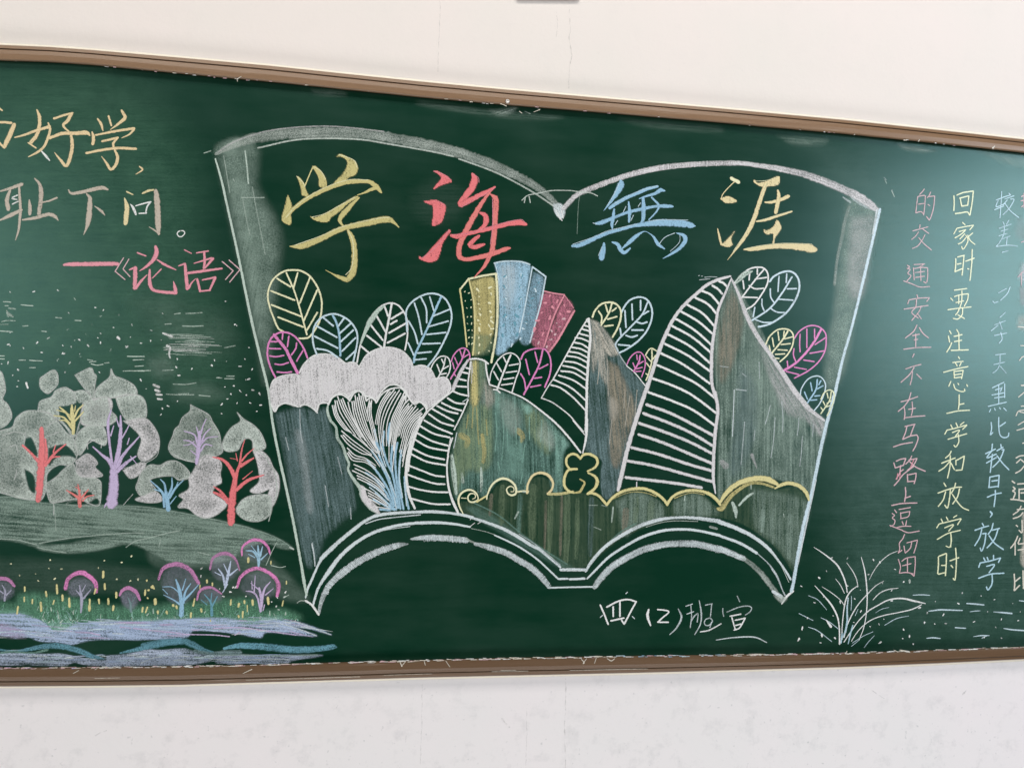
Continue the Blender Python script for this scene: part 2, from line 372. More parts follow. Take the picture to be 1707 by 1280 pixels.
# ------------------------------------------------------------------ board surface
def board_mat():
    m, nt, out = new_mat('green_writing_surface'); L = nt.links
    tc = N(nt, 'ShaderNodeTexCoord'); ob = tc.outputs['Object']
    fine = N(nt, 'ShaderNodeTexNoise', i_Scale=480.0, i_Detail=3.0, i_Roughness=0.7); L.new(ob, fine.inputs['Vector'])
    clo = N(nt, 'ShaderNodeTexNoise', i_Scale=3.0, i_Detail=4.0, i_Roughness=0.55); L.new(ob, clo.inputs['Vector'])
    mp = N(nt, 'ShaderNodeMapping'); mp.inputs['Scale'].default_value = (5.0, 1.0, 26.0); mp.inputs['Rotation'].default_value = (0, 0.35, 0); L.new(ob, mp.inputs[0])
    wipe = N(nt, 'ShaderNodeTexNoise', i_Scale=1.0, i_Detail=5.0, i_Roughness=0.6); L.new(mp.outputs[0], wipe.inputs['Vector'])
    dust = mth(nt, 'MULTIPLY', mth(nt, 'SUBTRACT', mth(nt, 'MULTIPLY', clo.outputs[0], mth(nt, 'ADD', wipe.outputs[0], 0.5)), 0.40, clamp=True), 0.10)
    dust = mth(nt, 'ADD', dust, mth(nt, 'MULTIPLY', mth(nt, 'SUBTRACT', fine.outputs[0], 0.5, clamp=True), 0.012))
    mix = N(nt, 'ShaderNodeMixRGB'); mix.inputs[1].default_value = (0.0012, 0.0255, 0.0108, 1); mix.inputs[2].default_value = (0.36, 0.50, 0.42, 1)
    L.new(dust, mix.inputs[0])
    p = N(nt, 'ShaderNodeBsdfPrincipled'); L.new(mix.outputs[0], p.inputs['Base Color'])
    p.inputs['Specular IOR Level'].default_value = 0.5; p.inputs['Specular Tint'].default_value = (0.52, 1.0, 0.98, 1)
    ro = N(nt, 'ShaderNodeMapRange'); L.new(wipe.outputs[0], ro.inputs[0]); ro.inputs[3].default_value = 0.27; ro.inputs[4].default_value = 0.34
    L.new(ro.outputs[0], p.inputs['Roughness'])
    bm = N(nt, 'ShaderNodeBump'); bm.inputs['Strength'].default_value = 0.10; bm.inputs['Distance'].default_value = 0.001
    L.new(fine.outputs[0], bm.inputs['Height']); L.new(bm.outputs[0], p.inputs['Normal'])
    L.new(p.outputs[0], out.inputs[0]); return m
TO = [(-560, 37), (-300, 55), (0, 75.1), (80, 78.5), (150, 83.5), (300, 96.5), (450, 110), (600, 125.9), (700, 136.2), (850, 150.3), (1000, 163.5), (1200, 181), (1407, 200), (1557, 216), (1707, 232.5), (2000, 266), (2300, 300)]
TI = [(-560, 72), (-300, 83), (0, 101.5), (80, 104), (150, 108.5), (300, 123.3), (450, 137), (600, 152.3), (700, 162.6), (850, 176), (1000, 188), (1200, 205), (1407, 223.7), (1557, 239), (1707, 255.3), (2000, 288), (2300, 320)]
BI = [(-560, 1121), (-300, 1116), (0, 1112.5), (150, 1111.5), (300, 1109.8), (400, 1108), (550, 1104), (700, 1099.8), (850, 1096), (1050, 1092.8), (1230, 1090.6), (1407, 1087.9), (1557, 1083), (1707, 1077.3), (2000, 1066), (2300, 1054)]
BO = [(-560, 1154), (-300, 1149), (0, 1143.8), (150, 1142.8), (300, 1141), (400, 1138), (550, 1133.5), (700, 1129), (850, 1125.6), (1050, 1121.3), (1230, 1116.6), (1407, 1111.6), (1557, 1105.6), (1707, 1098.4), (2000, 1086), (2300, 1073)]
def at(tab, x): a = np.array(tab, float); return np.interp(x, a[:, 0], a[:, 1])
XS = np.r_[np.arange(-520, 2260, 14.0)]
top = board_xy(np.stack([XS, at(TI, XS) - 8], 1)); bot = board_xy(np.stack([XS, at(BI, XS) + 8], 1)); n = len(XS)
simple_obj('writing_surface', [(a[0], 0, a[1]) for a in top] + [(a[0], 0, a[1]) for a in bot] + [(a[0], .006, a[1]) for a in top] + [(a[0], .006, a[1]) for a in bot],
           [(i, n + i, n + i + 1, i + 1) for i in range(n - 1)] + [(2 * n + i, 2 * n + i + 1, 3 * n + i + 1, 3 * n + i) for i in range(n - 1)], board_mat(), board)

# ------------------------------------------------------------------ frame
def frame_mat(k=1.0):
    m, nt, out = new_mat('brown_frame_moulding'); L = nt.links
    tc = N(nt, 'ShaderNodeTexCoord'); ob = tc.outputs['Object']
    mp = N(nt, 'ShaderNodeMapping'); mp.inputs['Scale'].default_value = (5.0, 260.0, 260.0); L.new(ob, mp.inputs[0])
    st = N(nt, 'ShaderNodeTexNoise', i_Scale=1.0, i_Detail=4.0, i_Roughness=0.7); L.new(mp.outputs[0], st.inputs['Vector'])
    sp = N(nt, 'ShaderNodeTexNoise', i_Scale=420.0, i_Detail=3.0, i_Roughness=0.7); L.new(ob, sp.inputs['Vector'])
    bl = N(nt, 'ShaderNodeTexNoise', i_Scale=9.0, i_Detail=3.0); L.new(ob, bl.inputs['Vector'])
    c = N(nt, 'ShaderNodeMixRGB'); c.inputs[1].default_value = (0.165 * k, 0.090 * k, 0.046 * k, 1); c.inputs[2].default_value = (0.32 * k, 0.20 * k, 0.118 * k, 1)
    L.new(mth(nt, 'ADD', mth(nt, 'MULTIPLY', st.outputs[0], 0.55), mth(nt, 'MULTIPLY', sp.outputs[0], 0.45)), c.inputs[0])
    scr = N(nt, 'ShaderNodeMapRange'); L.new(st.outputs[0], scr.inputs[0]); scr.inputs[1].default_value = 0.60; scr.inputs[2].default_value = 0.74; scr.inputs[4].default_value = 0.55
    w = mth(nt, 'MULTIPLY', scr.outputs[0], mth(nt, 'MULTIPLY', mth(nt, 'POWER', bl.outputs[0], 2.0), 2.2), clamp=True)
    c2 = N(nt, 'ShaderNodeMixRGB'); L.new(c.outputs[0], c2.inputs[1]); c2.inputs[2].default_value = (0.50, 0.44, 0.38, 1); L.new(w, c2.inputs[0])
    p = N(nt, 'ShaderNodeBsdfPrincipled'); L.new(c2.outputs[0], p.inputs['Base Color']); p.inputs['Specular IOR Level'].default_value = 0.35
    ro = N(nt, 'ShaderNodeMapRange'); L.new(st.outputs[0], ro.inputs[0]); ro.inputs[3].default_value = 0.22; ro.inputs[4].default_value = 0.42; L.new(ro.outputs[0], p.inputs['Roughness'])
    bm = N(nt, 'ShaderNodeBump'); bm.inputs['Strength'].default_value = 0.35; bm.inputs['Distance'].default_value = 0.0006
    L.new(st.outputs[0], bm.inputs['Height']); L.new(bm.outputs[0], p.inputs['Normal'])
    L.new(p.outputs[0], out.inputs[0]); return m
FM = frame_mat()
FML = frame_mat(0.58)   # lower rail: same brown darkened, its dimmer light painted into the colour
def rail(label, outer, inner, prof, fm=None):
    n = len(XS); verts = []
    for f, y in prof:
        py = at(outer, XS) * (1 - f) + at(inner, XS) * f + (RNG.normal(0, .12, n) if f == 1 and y < -.006 else 0)
        q = board_xy(np.stack([XS, py], 1), y)
        verts += [(a[0], y, a[1]) for a in q]
    faces = []
    for j in range(len(prof) - 1):
        for i in range(n - 1):
            a, b = j * n + i, (j + 1) * n + i
            faces.append((a, a + 1, b + 1, b))
    m = len(prof)
    faces.append(tuple(j * n for j in range(m))); faces.append(tuple(j * n + n - 1 for j in range(m - 1, -1, -1)))
    o = simple_obj('frame_rail', verts, faces, fm or FM, board); o['label'] = label
    return o
rail('upper brown rail of the frame', TO, TI, [(0, (WY - .0003)), (0, -.007), (.05, -.0105), (.21, -.0115), (.235, -.0075), (.275, -.0075), (.30, -.012), (.55, -.0135), (.88, -.0135), (.95, -.012), (1, -.008), (1.0, -.0003)])
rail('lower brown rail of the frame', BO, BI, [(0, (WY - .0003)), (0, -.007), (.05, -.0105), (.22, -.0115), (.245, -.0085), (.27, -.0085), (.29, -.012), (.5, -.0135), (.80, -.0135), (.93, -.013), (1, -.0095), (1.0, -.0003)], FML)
for sx, x0, x1 in ((0, -556, -521), (1, 2246, 2276)):
    A = board_xy([(x0, at(TO, x0)), (x1, at(TO, x1)), (x1, at(BO, x1)), (x0, at(BO, x0))])
    simple_obj('frame_rail', [(a[0], -.0125, a[1]) for a in A] + [(a[0], (WY - .0003), a[1]) for a in A],
               [(0, 1, 2, 3), (7, 6, 5, 4), (0, 4, 5, 1), (1, 5, 6, 2), (2, 6, 7, 3), (3, 7, 4, 0)], FM, board)
# something grey mounted above the board, only its lower edge in the frame
pm, nt, out = new_mat('grey_plate'); p = N(nt, 'ShaderNodeBsdfPrincipled'); p.inputs['Base Color'].default_value = (0.60, 0.56, 0.53, 1); p.inputs['Roughness'].default_value = .6
nt.links.new(p.outputs[0], out.inputs[0])
A = board_xy([(858, -70), (968, -60), (966, 0.4), (860, -0.2)], WY); B = board_xy([(860, -68), (966, -58), (964, 0.6), (862, -0.4)], WY - .006)
o = simple_obj('wall_plate', [(a[0], WY - .0004, a[1]) for a in A] + [(b[0], WY - .006, b[1]) for b in B], [(4, 5, 6, 7), (3, 2, 1, 0), (0, 1, 5, 4), (1, 2, 6, 5), (2, 3, 7, 6), (3, 0, 4, 7)], pm)
o['label'] = 'grey plate on the wall above the blackboard, cut off by the top edge'; o['category'] = 'wall plate'
# added cream strip imitating the bright halo line along the frame's outer edge
sm, nt, out = new_mat('cream_halo'); p = N(nt, 'ShaderNodeBsdfPrincipled'); p.inputs['Base Color'].default_value = (0.90, 0.84, 0.70, 1); p.inputs['Roughness'].default_value = .5
nt.links.new(p.outputs[0], out.inputs[0])
for tab, sg in ((TO, -1), (BO, 1)):
    verts = []
    n = len(XS); j1 = RNG.normal(0, .12, n)
    for k, (o_, y) in enumerate(((-0.4, .001), (1.0, .003), (2.3, .007), (3.0, WY - .0003))):
        q = board_xy(np.stack([XS, at(tab, XS) + sg * (o_ + (j1 if k > 1 else 0))], 1), y)
        verts += [(a[0], y, a[1]) for a in q]
    simple_obj('halo_strip', verts, [(k * n + i, k * n + i + 1, (k + 1) * n + i + 1, (k + 1) * n + i) for k in range(3) for i in range(n - 1)], sm, board, True)
# screw in the upper rail
mm, nt, out = new_mat('screw_steel'); p = N(nt, 'ShaderNodeBsdfPrincipled'); p.inputs['Base Color'].default_value = (0.78, 0.74, 0.70, 1); p.inputs['Metallic'].default_value = .6; p.inputs['Roughness'].default_value = .4
nt.links.new(p.outputs[0], out.inputs[0])
c = board_xy([(846, 169.2)], -.014)[0]; vs = []; k = 16
for r, y in ((.0042, -.0137), (.0042, -.0150), (.0030, -.0160), (.0012, -.0158), (.0009, -.0145)):
    vs += [(c[0] + r * math.cos(2 * math.pi * i / k), y, c[1] + r * math.sin(2 * math.pi * i / k)) for i in range(k)]
simple_obj('screw', vs, [(j * k + i, j * k + (i + 1) % k, (j + 1) * k + (i + 1) % k, (j + 1) * k + i) for j in range(4) for i in range(k)] + [tuple(4 * k + i for i in range(k))], mm, board)
CH['celadon'] = (186, 206, 192)
# ================================================================== the open book
part('book_page_haze', 'rubbed chalk haze inside the left edge of the drawn book', 0)
T(0, 0, 1)
fill('dust', '362 262 385 248 430 246 428 300 440 330 458 360 470 400 466 450 458 520 450 600 440 640 428 560 410 480 385 370', .34, 30, 100, 'soft')
fill('dust', '376 300 400 290 416 330 430 400 436 470 440 560 425 560 408 470 390 380', .24, 18, 100, 'streak')
fill('dust', '355 255 362 240 395 228 400 245 380 262', .25, 8, 30)
fill('dust', '365 245 400 228 424 230 420 252 380 262', .22, 8, 30)
T(340, 190, 5.334)
S('celadon', 10, '175 370 190 460 230 700 / 345 760 380 950 410 1080 / 430 650 470 870 545 1250', .45)
S('celadon', 15, '365 330 380 450 395 620', .9)
S('celadon', 12, '335 745 535 745', .5)
S('celadon', 10, '0 350 60 330 / 260 580 270 600', .6)
part('book_page_haze', 'rubbed chalk haze inside the right edge of the drawn book', 0)
T(0, 0, 1)
fill('dust', '1413 325 1455 342 1466 352 1450 430 1436 490 1420 570 1408 620 1388 650 1374 640 1376 580 1388 520 1394 460 1402 400', .40, 20, 78, 'soft')
fill('lilac', '1418 362 1458 360 1454 410 1444 480 1430 500 1412 485 1414 400', .34, 18, 78, 'soft')
T(1200, 240, 5.334)
V('cool', '1170 470 30 1230 510 50 1300 545 60 1400 590 40 / 1095 475 14 1160 520 24 / 1165 470 14 1195 500 24', .55, 'side')
V('grey', '1150 560 30 1110 700 34 1080 860 34 1040 1050 30 1020 1250 30', .3, 'side')
S('cool', 10, '1460 300 1480 320 / 1530 410 1550 470', .4)
part('book_outline', 'grey chalk outline of the big open book', 1)
T(0, 0, 1)
V('grey', '360 257 6 380 246 13 410 234 18 450 226 20 490 223 20 546 221.5 20 602 223 19 650 230 19 715 242 19 790 263 19 850 288 17 890 309 14 915 328 12 932 346 10', .38, 'side')
S('grey', 3.2, '430 247 490 234 546 231 602 233 640 239 715 252 756 261 / 765 265 827 288 884 318 925 345', .75)
S('lilac', 2.5, '364 254 385 240 410 229 452 217.5 509 211.5 565 211.5 640 219.5', .4)
fill('cool', '922 340 936 340 942 352 938 364 930 362 924 352', .8, 2, 60)
S('white', 2, '927 350 934 366 / 936 352 939 364 / 930 356 937 368', 1.0)
H('lilac', '965 323 9 1012 304 9 1059 289 9 1106 279 9 1162 274 9 1219 272 9', .75, 2.0, -.1)
V('lilac', '939 348 9 965 323 9 1012 304 9 1059 289 10 1106 279.5 10 1162 274 9 1219 272 9 1256 275 9 1312 284 11 1350 294 13 1387 308 14 1425 325 15 1450 340 14 1462 350 9', .72, 'side')
S('grey', 2, '870 334 880 326 900 322 920 318 950 318 965 320 985 322 996 327 / 876 328 874 338 / 882 328 884 338', .8)
S('dust', 1.2, '967 322 964 345 962 390', .4)
V('celadon', '359 265 3 369 300 4 378 340 4.2 397 426 4.6 410 490 4.8 419 533 5 433 592 5 447 650 5 455 708 5 465 760 5 476 809 5 489 870 5 502 940 5 507 970 6 511 992 4', 1.15)
V('ice', '1467 349 5 1451 416 5.5 1436 480 5.5 1420 545 5 1404.5 600 5.5 1392.5 652 6.5 1372 731 6.5 1353 822 6.5 1338 882 6.5 1323 968 6.5 1319 985 6', 1.05)
V('cool', '1462 350 4 1455 390 3 / 1360 800 3 1345 870 3 1330 940 3', .8)
part('page_edge', 'three grey chalk arcs along the bottom of the book', 1)
T(490, 820, 5.69)
V('cool', '110 1000 18 130 920 24 160 850 26 230 690 26 270 620 44 350 540 46 450 450 40 560 360 40 680 270 34 800 220 36 950 200 34 1150 190 30 1300 185 34 1450 195 30 1600 215 26 1700 238 24', 1.0)
S('cool', 12, '680 300 800 260 950 240 1200 215', .9)
V('cool', '180 1080 20 200 1000 26 240 890 28 340 740 44 430 620 40 560 500 38 700 410 34 850 350 34 1050 305 30 1300 288 34 1500 300 28 1670 330 22', 1.15)
S('cool', 9, '800 370 950 345 1100 325', .8)
V('cool', '235 1150 30 270 1010 50 330 890 60 430 790 66 560 690 66 700 610 64 850 545 60 1000 500 50 1080 492 16', .5, 'side')
H('cool', '300 960 50 330 890 56 430 790 66 560 690 68 700 610 66 850 545 62 1000 500 48', .95)
V('cool', '1110 445 20 1200 435 50 1300 430 60 1400 435 60 1500 440 60 1640 458 54', .6, 'side')
H('cool', '1230 440 54 1400 436 60 1640 456 56', .7, 2.8)
S('white', 24, '110 1030 170 1070 235 1160', 1.0)
S('grey', 8, '30 1050 60 1030 100 1030', .7)
S('cool', 14, '170 490 190 590 200 700', .8)
T(740, 780, 5.819)
V('cool', '0 430 16 180 460 20 300 490 28 450 540 32 600 600 36 740 680 38 850 750 34 930 790 36 1020 870 22 1130 960 24', 1.0)
S('cool', 10, '730 640 900 750 1130 940', .5)
V('cool', '1130 985 30 1250 985 36 1380 985 30', .95, 'side')
S('grey', 8, '265 585 400 615 500 648', .6)
V('cool', '490 650 14 560 680 18 740 770 20 900 880 20 1000 970 20 1110 1075 20', 1.15)
S('cool', 24, '1115 1075 1200 1072 / 1220 1078 1290 1075 1365 1070', 1.1)
V('cool', '300 735 34 430 765 60 600 820 62 720 890 62 840 960 62 940 1050 62 1020 1150 50', .6, 'side')
H('cool', '430 765 58 600 820 60 720 890 62 840 960 62 940 1050 60 1010 1130 46', .75, 2.6)
S('cool', 18, '1010 1160 1200 1155 1440 1150', 1.2)
S('white', 8, '250 570 300 530 / 330 540 365 515 / 255 500 285 470', .9)
V('grey', '220 690 30 300 725 20 400 740 26', .4, 'side')
T(960, 800, 6.4)
V('cool', '105 975 24 160 880 40 260 760 40 370 665 42 530 565 44 700 480 46 900 420 40 1070 400 30 1280 405 40 1536 440 50', .95)
S('grey', 10, '750 500 900 455 1050 435 1300 440', .6)
V('cool', '120 1050 20 200 970 26 340 830 30 500 720 32 700 610 34 900 545 34 1080 525 30 1280 535 32 1536 590 34', 1.1)
V('cool', '200 1140 60 260 1050 70 360 945 74 500 850 74 700 750 74 900 695 70 1100 676 72 1300 685 74 1536 740 76', .7, 'side')
H('cool', '230 1095 60 360 945 74 500 850 74 700 750 74 900 695 70 1100 676 72 1300 685 74 1536 740 76', .5, 2.6, 0)
T(1140, 820, 6.4)
V('cool', '370 320 44 400 325 50 560 385 48 740 475 44 900 600 40 1000 720 26 1080 830 24 1140 930 24', 1.0)
S('grey', 8, '930 640 1040 790 1120 960', .7)
V('cool', '380 465 30 600 545 34 780 650 34', 1.1)
V('cool', '780 650 12 900 760 14 950 830 26 1000 910 24 1050 1040 14 1080 1100 20', .6)
V('cool', '380 605 72 500 650 70 640 710 60', .9, 'side')
V('grey', '640 710 50 760 800 60 870 920 66 960 1040 60 1040 1120 40', .42, 'side')
V('cool', '950 1060 40 1040 1115 44', .8, 'side')
V('white', '1165 1055 26 1100 1110 30 1045 1190 16', 1.1)
fill('grey', '960 1100 1040 1110 1100 1130 1050 1180 1000 1150', .5, 3)
V('grey', '280 370 30 350 390 30', .4, 'side')
# ------------------------------------------------------------------ the four title characters
part('chalk_character', 'large yellow chalk character 学, first of the book title', 4)
T(460, 250, 5.332)
fill('ochre', '185 235 215 250 250 300 262 350 290 408 232 402 225 350 205 280', 1.2, 1)
S('yellow', 12, '258 320 290 240 325 160')
fill('ochre', '322 150 350 146 400 190 440 250 448 332 385 325 380 250 350 190', 1.2, 1)
fill('ochre', '540 60 575 38 640 68 700 100 728 160 705 220 650 245 600 290 500 322 560 250 610 190 635 130 625 90 580 62', 1.2, 1)
fill('ochre', '105 402 140 490 128 540 130 662 52 625 75 520', 1.2, 1)
V('ochre', '75 615 34 150 530 38 260 445 42 400 370 42 520 320 42 640 288 44 760 280 40 830 285 38 890 325 50 935 378 24 / 900 335 40 850 350 34 790 380 20 725 402 10')
fill('ochre', '305 590 345 605 430 570 540 510 640 450 715 412 728 425 640 475 560 550 490 600 470 632 420 642 340 622', 1.2, 1)
V('ochre', '740 425 14 690 470 34 620 545 50 575 600 48 570 640 34 605 682 12')
V('ochre', '122 858 8 180 860 40 240 855 60 400 790 56 560 710 52 700 672 56 850 640 66 960 620 68 1020 625 50 1060 655 24 1092 688 12')
V('ochre', '640 715 22 670 770 50 690 840 54 700 930 60 695 1020 62 680 1090 66 640 1150 56 600 1145 46 550 1125 34 500 1100 12 440 1068 5')
S('paley', 7, '185 235 240 290 258 330 / 335 150 400 190 440 260 / 560 42 640 68 700 100 722 160 / 90 600 200 480 400 352 640 268 820 268 / 320 598 430 570 540 510 700 420 / 640 720 680 800 690 930 670 1050 620 1110 / 160 850 400 765 600 680 900 610 1010 600', .9)
part('chalk_character', 'large red chalk character 海, second of the book title', 4)
T(680, 270, 5.818)
fill('red', '248 95 280 88 340 118 385 143 425 190 370 212 310 232 245 268 295 200 325 160 290 115', 1.25, 1)
fill('red', '150 385 200 378 260 368 320 392 368 430 350 520 320 590 235 618 245 520 240 430 200 408', 1.0, 1)
fill('red', '400 655 412 678 340 780 312 880 280 950 200 970 115 942 112 915 150 928 230 840 320 740', 1.25, 1)
V('red', '625 118 30 648 170 76 620 250 70 570 320 66 500 400 44 / 515 415 72 600 375 60 700 320 52 780 285 46 845 243 18')
V('salmon', '800 290 20 750 350 36 690 440 50 620 560 60 560 680 64 510 780 60 492 860 58 500 925 54')
V('salmon', '500 925 54 560 945 46 650 932 46 740 915 50 850 880 50 950 845 46 988 835 24')
V('salmon', '800 315 16 850 360 58 850 450 60 845 600 58 835 720 56 825 820 52 800 900 50 750 1000 38 700 1060 22 640 1122 7')
V('red', '418 712 30 470 725 48 560 700 44 700 670 44 860 630 46 980 600 52 1080 590 60 1145 605 34')
V('red', '700 495 24 750 520 58 758 580 60 730 630 46 680 662 16 / 690 718 30 640 760 46 600 805 50 640 828 48 700 812 44 742 800 24')
S('rose', 7, '250 92 340 118 415 175 / 255 372 330 400 360 430 / 620 115 680 150 690 200 / 520 440 620 380 740 320 850 250 / 820 360 822 600 800 800 / 430 705 600 690 860 610 1080 560 1140 590 / 130 935 260 840 395 665', .7)
part('chalk_character', 'large blue chalk character 無, third of the book title', 4)
T(930, 280, 6.828)
V('blue', '712 148 34 720 190 88 680 270 70 620 360 44 560 440 20 522 488 6')
V('blue', '590 458 40 640 420 48 760 350 46 900 290 44 1020 240 44 1135 212 30')
V('blue', '1215 262 20 1170 255 50 1100 295 40 1000 325 26 925 352 12')
V('blue', '430 635 30 500 622 54 640 565 38 800 505 38 950 470 44 1100 440 34 1220 435 50 1305 440 30', 1.0)
V('blue', '640 472 24 630 560 44 615 640 40 620 692 18 / 805 388 20 815 500 44 810 615 26 / 970 340 34 975 450 54 970 580 46 940 632 12 / 1068 338 24 1110 380 26 1150 430 26 1120 500 22 1035 592 16')
V('blue', '165 890 34 250 880 56 400 810 54 560 745 44 720 700 42 860 660 44 1000 640 60 1150 625 84 1300 628 84 1450 640 90 1525 655 70 1558 662 24', 1.1)
V('blue', '525 858 26 515 930 66 500 1000 76 500 1030 66 / 618 845 20 680 870 46 710 930 56 760 965 46 822 915 22 / 735 915 18 820 840 52 900 770 42 980 725 12 1040 745 10 1100 800 32 1140 870 44 1215 922 16 / 1350 742 12 1430 770 50 1450 830 56 1385 915 44 1290 980 30 1195 1032 7')
S('ice', 10, '745 500 775 440 / 915 440 940 400 / 860 540 830 600 / 1150 870 1220 790 1330 742 / 680 600 650 650 / 400 628 440 640', .9)
S('ice', 8, '170 870 400 790 560 720 720 680 900 640 / 700 170 640 300 560 430 / 640 410 900 275 1130 205 / 1020 610 1200 590 1480 595 / 1390 760 1380 850 1280 950 / 460 1000 500 900', .8)
part('chalk_character', 'large pale yellow chalk character 涯, last of the book title', 4)
T(1180, 270, 7.11)
S('paley', 46, '278 195 365 243')
S('cream', 13, '320 230 240 310 180 380 155 442')
fill('cream', '148 440 200 418 245 408 295 430 342 465 290 486 210 486', 1.2, 1)
V('cream', '115 792 12 135 880 28 160 980 26')
fill('cream', '158 985 270 880 325 812 280 890 280 950 290 980 240 1010 195 1000', 1.2, 1)
fill('cream', '542 240 556 212 585 250 680 235 830 172 848 200 832 270 700 292 620 288', 1.2, 1)
V('cream', '690 250 44 660 340 52 610 480 54 560 640 58 500 780 58 420 920 44 330 1040 24 233 1162 6')
V('cream', '678 480 22 760 478 38 860 450 46 955 410 50 / 828 340 28 840 400 50 825 500 54 805 600 50 / 578 706 24 680 690 34 800 650 38 995 588 22')
fill('cream', '668 800 700 812 780 768 820 688 868 775 830 850 795 900 780 978 768 975 778 855 700 858 664 828', 1.2, 1)
V('cream', '430 1040 20 520 1035 54 660 1015 60 800 1000 64 950 1000 76 1100 1010 90 1230 1030 108 1275 1040 60')
S('paley', 8, '560 230 700 220 830 180 / 700 260 600 480 480 780 300 1060 / 440 1030 640 990 900 965 1230 975 / 600 700 800 640 990 582', .7)
# ------------------------------------------------------------------ leaves
def leaf(label, frame, col, w, outline, rib, rw, veins, vw, ribcol=None, vcol=None, den=1.15):
    o = part('chalk_leaf', label, 2); T(*frame)
    S(col, w, outline, den)
    part('leaf_veins', None, 2, parent=o); T(*frame)
    S(ribcol or col, rw, rib, den); S(vcol or col, vw, veins, den)
FM_ = (400, 430, 5.82); FN = (560, 470, 5.818); FU = (880, 490, 5.565); FY = (1180, 430, 5.818); FZ = (1200, 600, 5.818); FQ = (750, 420, 5.818)
leaf('large pale yellow chalk leaf below the yellow title character', FM_, 'paley', 20, '575 780 620 780 680 760 760 640 790 520 790 400 750 280 680 180 600 130 520 118 430 130 340 190 290 270 270 370 290 480 330 590 370 680 420 715',
     '510 270 560 420 600 560 650 745', 18, '360 200 490 280 / 450 145 510 280 / 560 145 520 290 / 300 320 530 410 / 680 190 580 440 / 305 455 600 570 / 750 310 620 610 / 370 575 615 670 / 750 530 650 700', 19)
leaf('magenta chalk leaf at the left end above the grey cloud', FM_, 'magenta', 20, '655 970 620 880 560 790 490 735 410 720 340 745 290 800 268 880 270 970 300 1070 345 1160',
     '330 745 440 880 500 1000 560 1115', 32, '290 812 360 812 / 285 878 395 882 / 290 950 350 958 425 945 / 340 1028 400 1035 470 1015 / 360 1105 430 1112 500 1105 / 415 735 410 790 / 475 760 460 860 / 550 825 540 880 500 940 / 610 900 550 1000', 17)
leaf('pale blue round chalk leaf right of the magenta one', FM_, 'ice', 20, '745 935 715 850 705 750 730 650 790 580 860 550 930 545 1010 575 1080 630 1130 710 1140 790 1130 870 1100 1000',
     '900 555 940 640 965 760 975 950', 24, '810 580 905 660 / 745 660 940 770 / 725 760 950 875 / 745 880 850 900 950 965 / 1010 585 955 660 / 1075 635 970 730 / 1100 700 980 810 / 1120 775 990 905 / 1120 900 1030 985', 20, 'sky')
leaf('white pointed chalk leaf standing on top of the grey cloud', FN, 'white', 18, '205 780 230 640 270 500 320 380 380 290 450 230 530 205 600 225 650 280 685 350 695 440 690 550 670 660',
     '540 215 520 330 490 480 465 640', 24, '470 235 505 330 / 395 330 480 480 / 335 415 455 565 / 300 520 440 630 / 245 625 330 695 / 650 290 535 360 / 590 375 530 410 / 680 400 515 495 / 670 500 500 590', 21)
part('leaf_shade', 'rubbed grey chalk edge of the white pointed leaf', 2); T(*FN); V('celadon', '240 600 20 290 470 40 340 370 60 400 290 50 465 235 24', .9, 'side')
leaf('large blue chalk leaf leaning right of the white pointed one', FN, 'ice', 20, '890 820 980 700 1060 550 1110 420 1120 300 1080 190 1010 130 920 112 830 135 750 185 700 240 680 300 685 400 690 480',
     '1020 145 960 280 900 420 830 570 770 700 755 780', 24, '760 205 800 330 835 510 / 825 150 875 260 880 395 / 910 145 950 280 / 1105 265 945 330 / 1090 380 895 435 / 1065 490 880 510 / 1010 595 840 600 / 925 678 790 690 / 875 745 765 755 / 705 380 760 480 795 600 / 700 590 755 710', 18, 'sky')
leaf('tiny white chalk leaf at the right tip of the grey cloud', FN, 'white', 14, '920 840 950 780 1000 730 1050 720 1095 745 1110 810 1100 870 1075 920', '1060 740 1040 830 985 940', 16, '980 800 1010 880 / 1025 750 1045 790 / 1090 815 1030 850 / 1070 885 1020 895', 15)
leaf('tiny magenta chalk leaf beside the neck of the striped cone', (660, 570, 5.82), 'magenta', 14, '535 190 560 130 610 75 660 60 700 85 718 140 700 190', '670 75 640 170 600 240 530 360', 17, '570 150 600 220 / 620 80 645 150 / 705 120 640 160 / 550 200 565 260 / 560 300 580 330', 13)
leaf('white chalk leaf just right of the vase neck', FQ, 'white', 14, '385 1250 400 1170 450 1070 520 1000 590 980 650 1010 680 1070 670 1150 640 1230 602 1360', '590 1000 550 1090 460 1327', 20, '520 1020 545 1070 / 455 1080 500 1160 / 425 1160 470 1240 / 665 1085 575 1100 / 650 1155 545 1170 / 620 1220 520 1235 / 610 1275 500 1290', 15)
leaf('magenta chalk leaf between vase and striped mountain', FQ, 'magenta', 18, '690 1040 720 980 790 945 870 935 930 950 970 1020 980 1110 965 1200 920 1310', '900 950 870 1080 820 1190 716 1382', 20, '735 1040 770 1190 / 825 970 850 1070 / 950 1090 865 1135 / 890 1215 820 1225 / 685 1180 720 1240 735 1330 / 880 1290 780 1310', 16)
leaf('yellow chalk leaf at the tip of the smaller mountain', FU, 'paley', 20, '600 215 620 160 680 95 760 78 820 95 860 150 860 230 830 320 785 400', '780 90 750 180 680 290', 18, '720 100 740 170 / 655 160 685 210 680 270 / 820 130 780 160 / 825 210 740 235 / 790 290 710 300', 17)
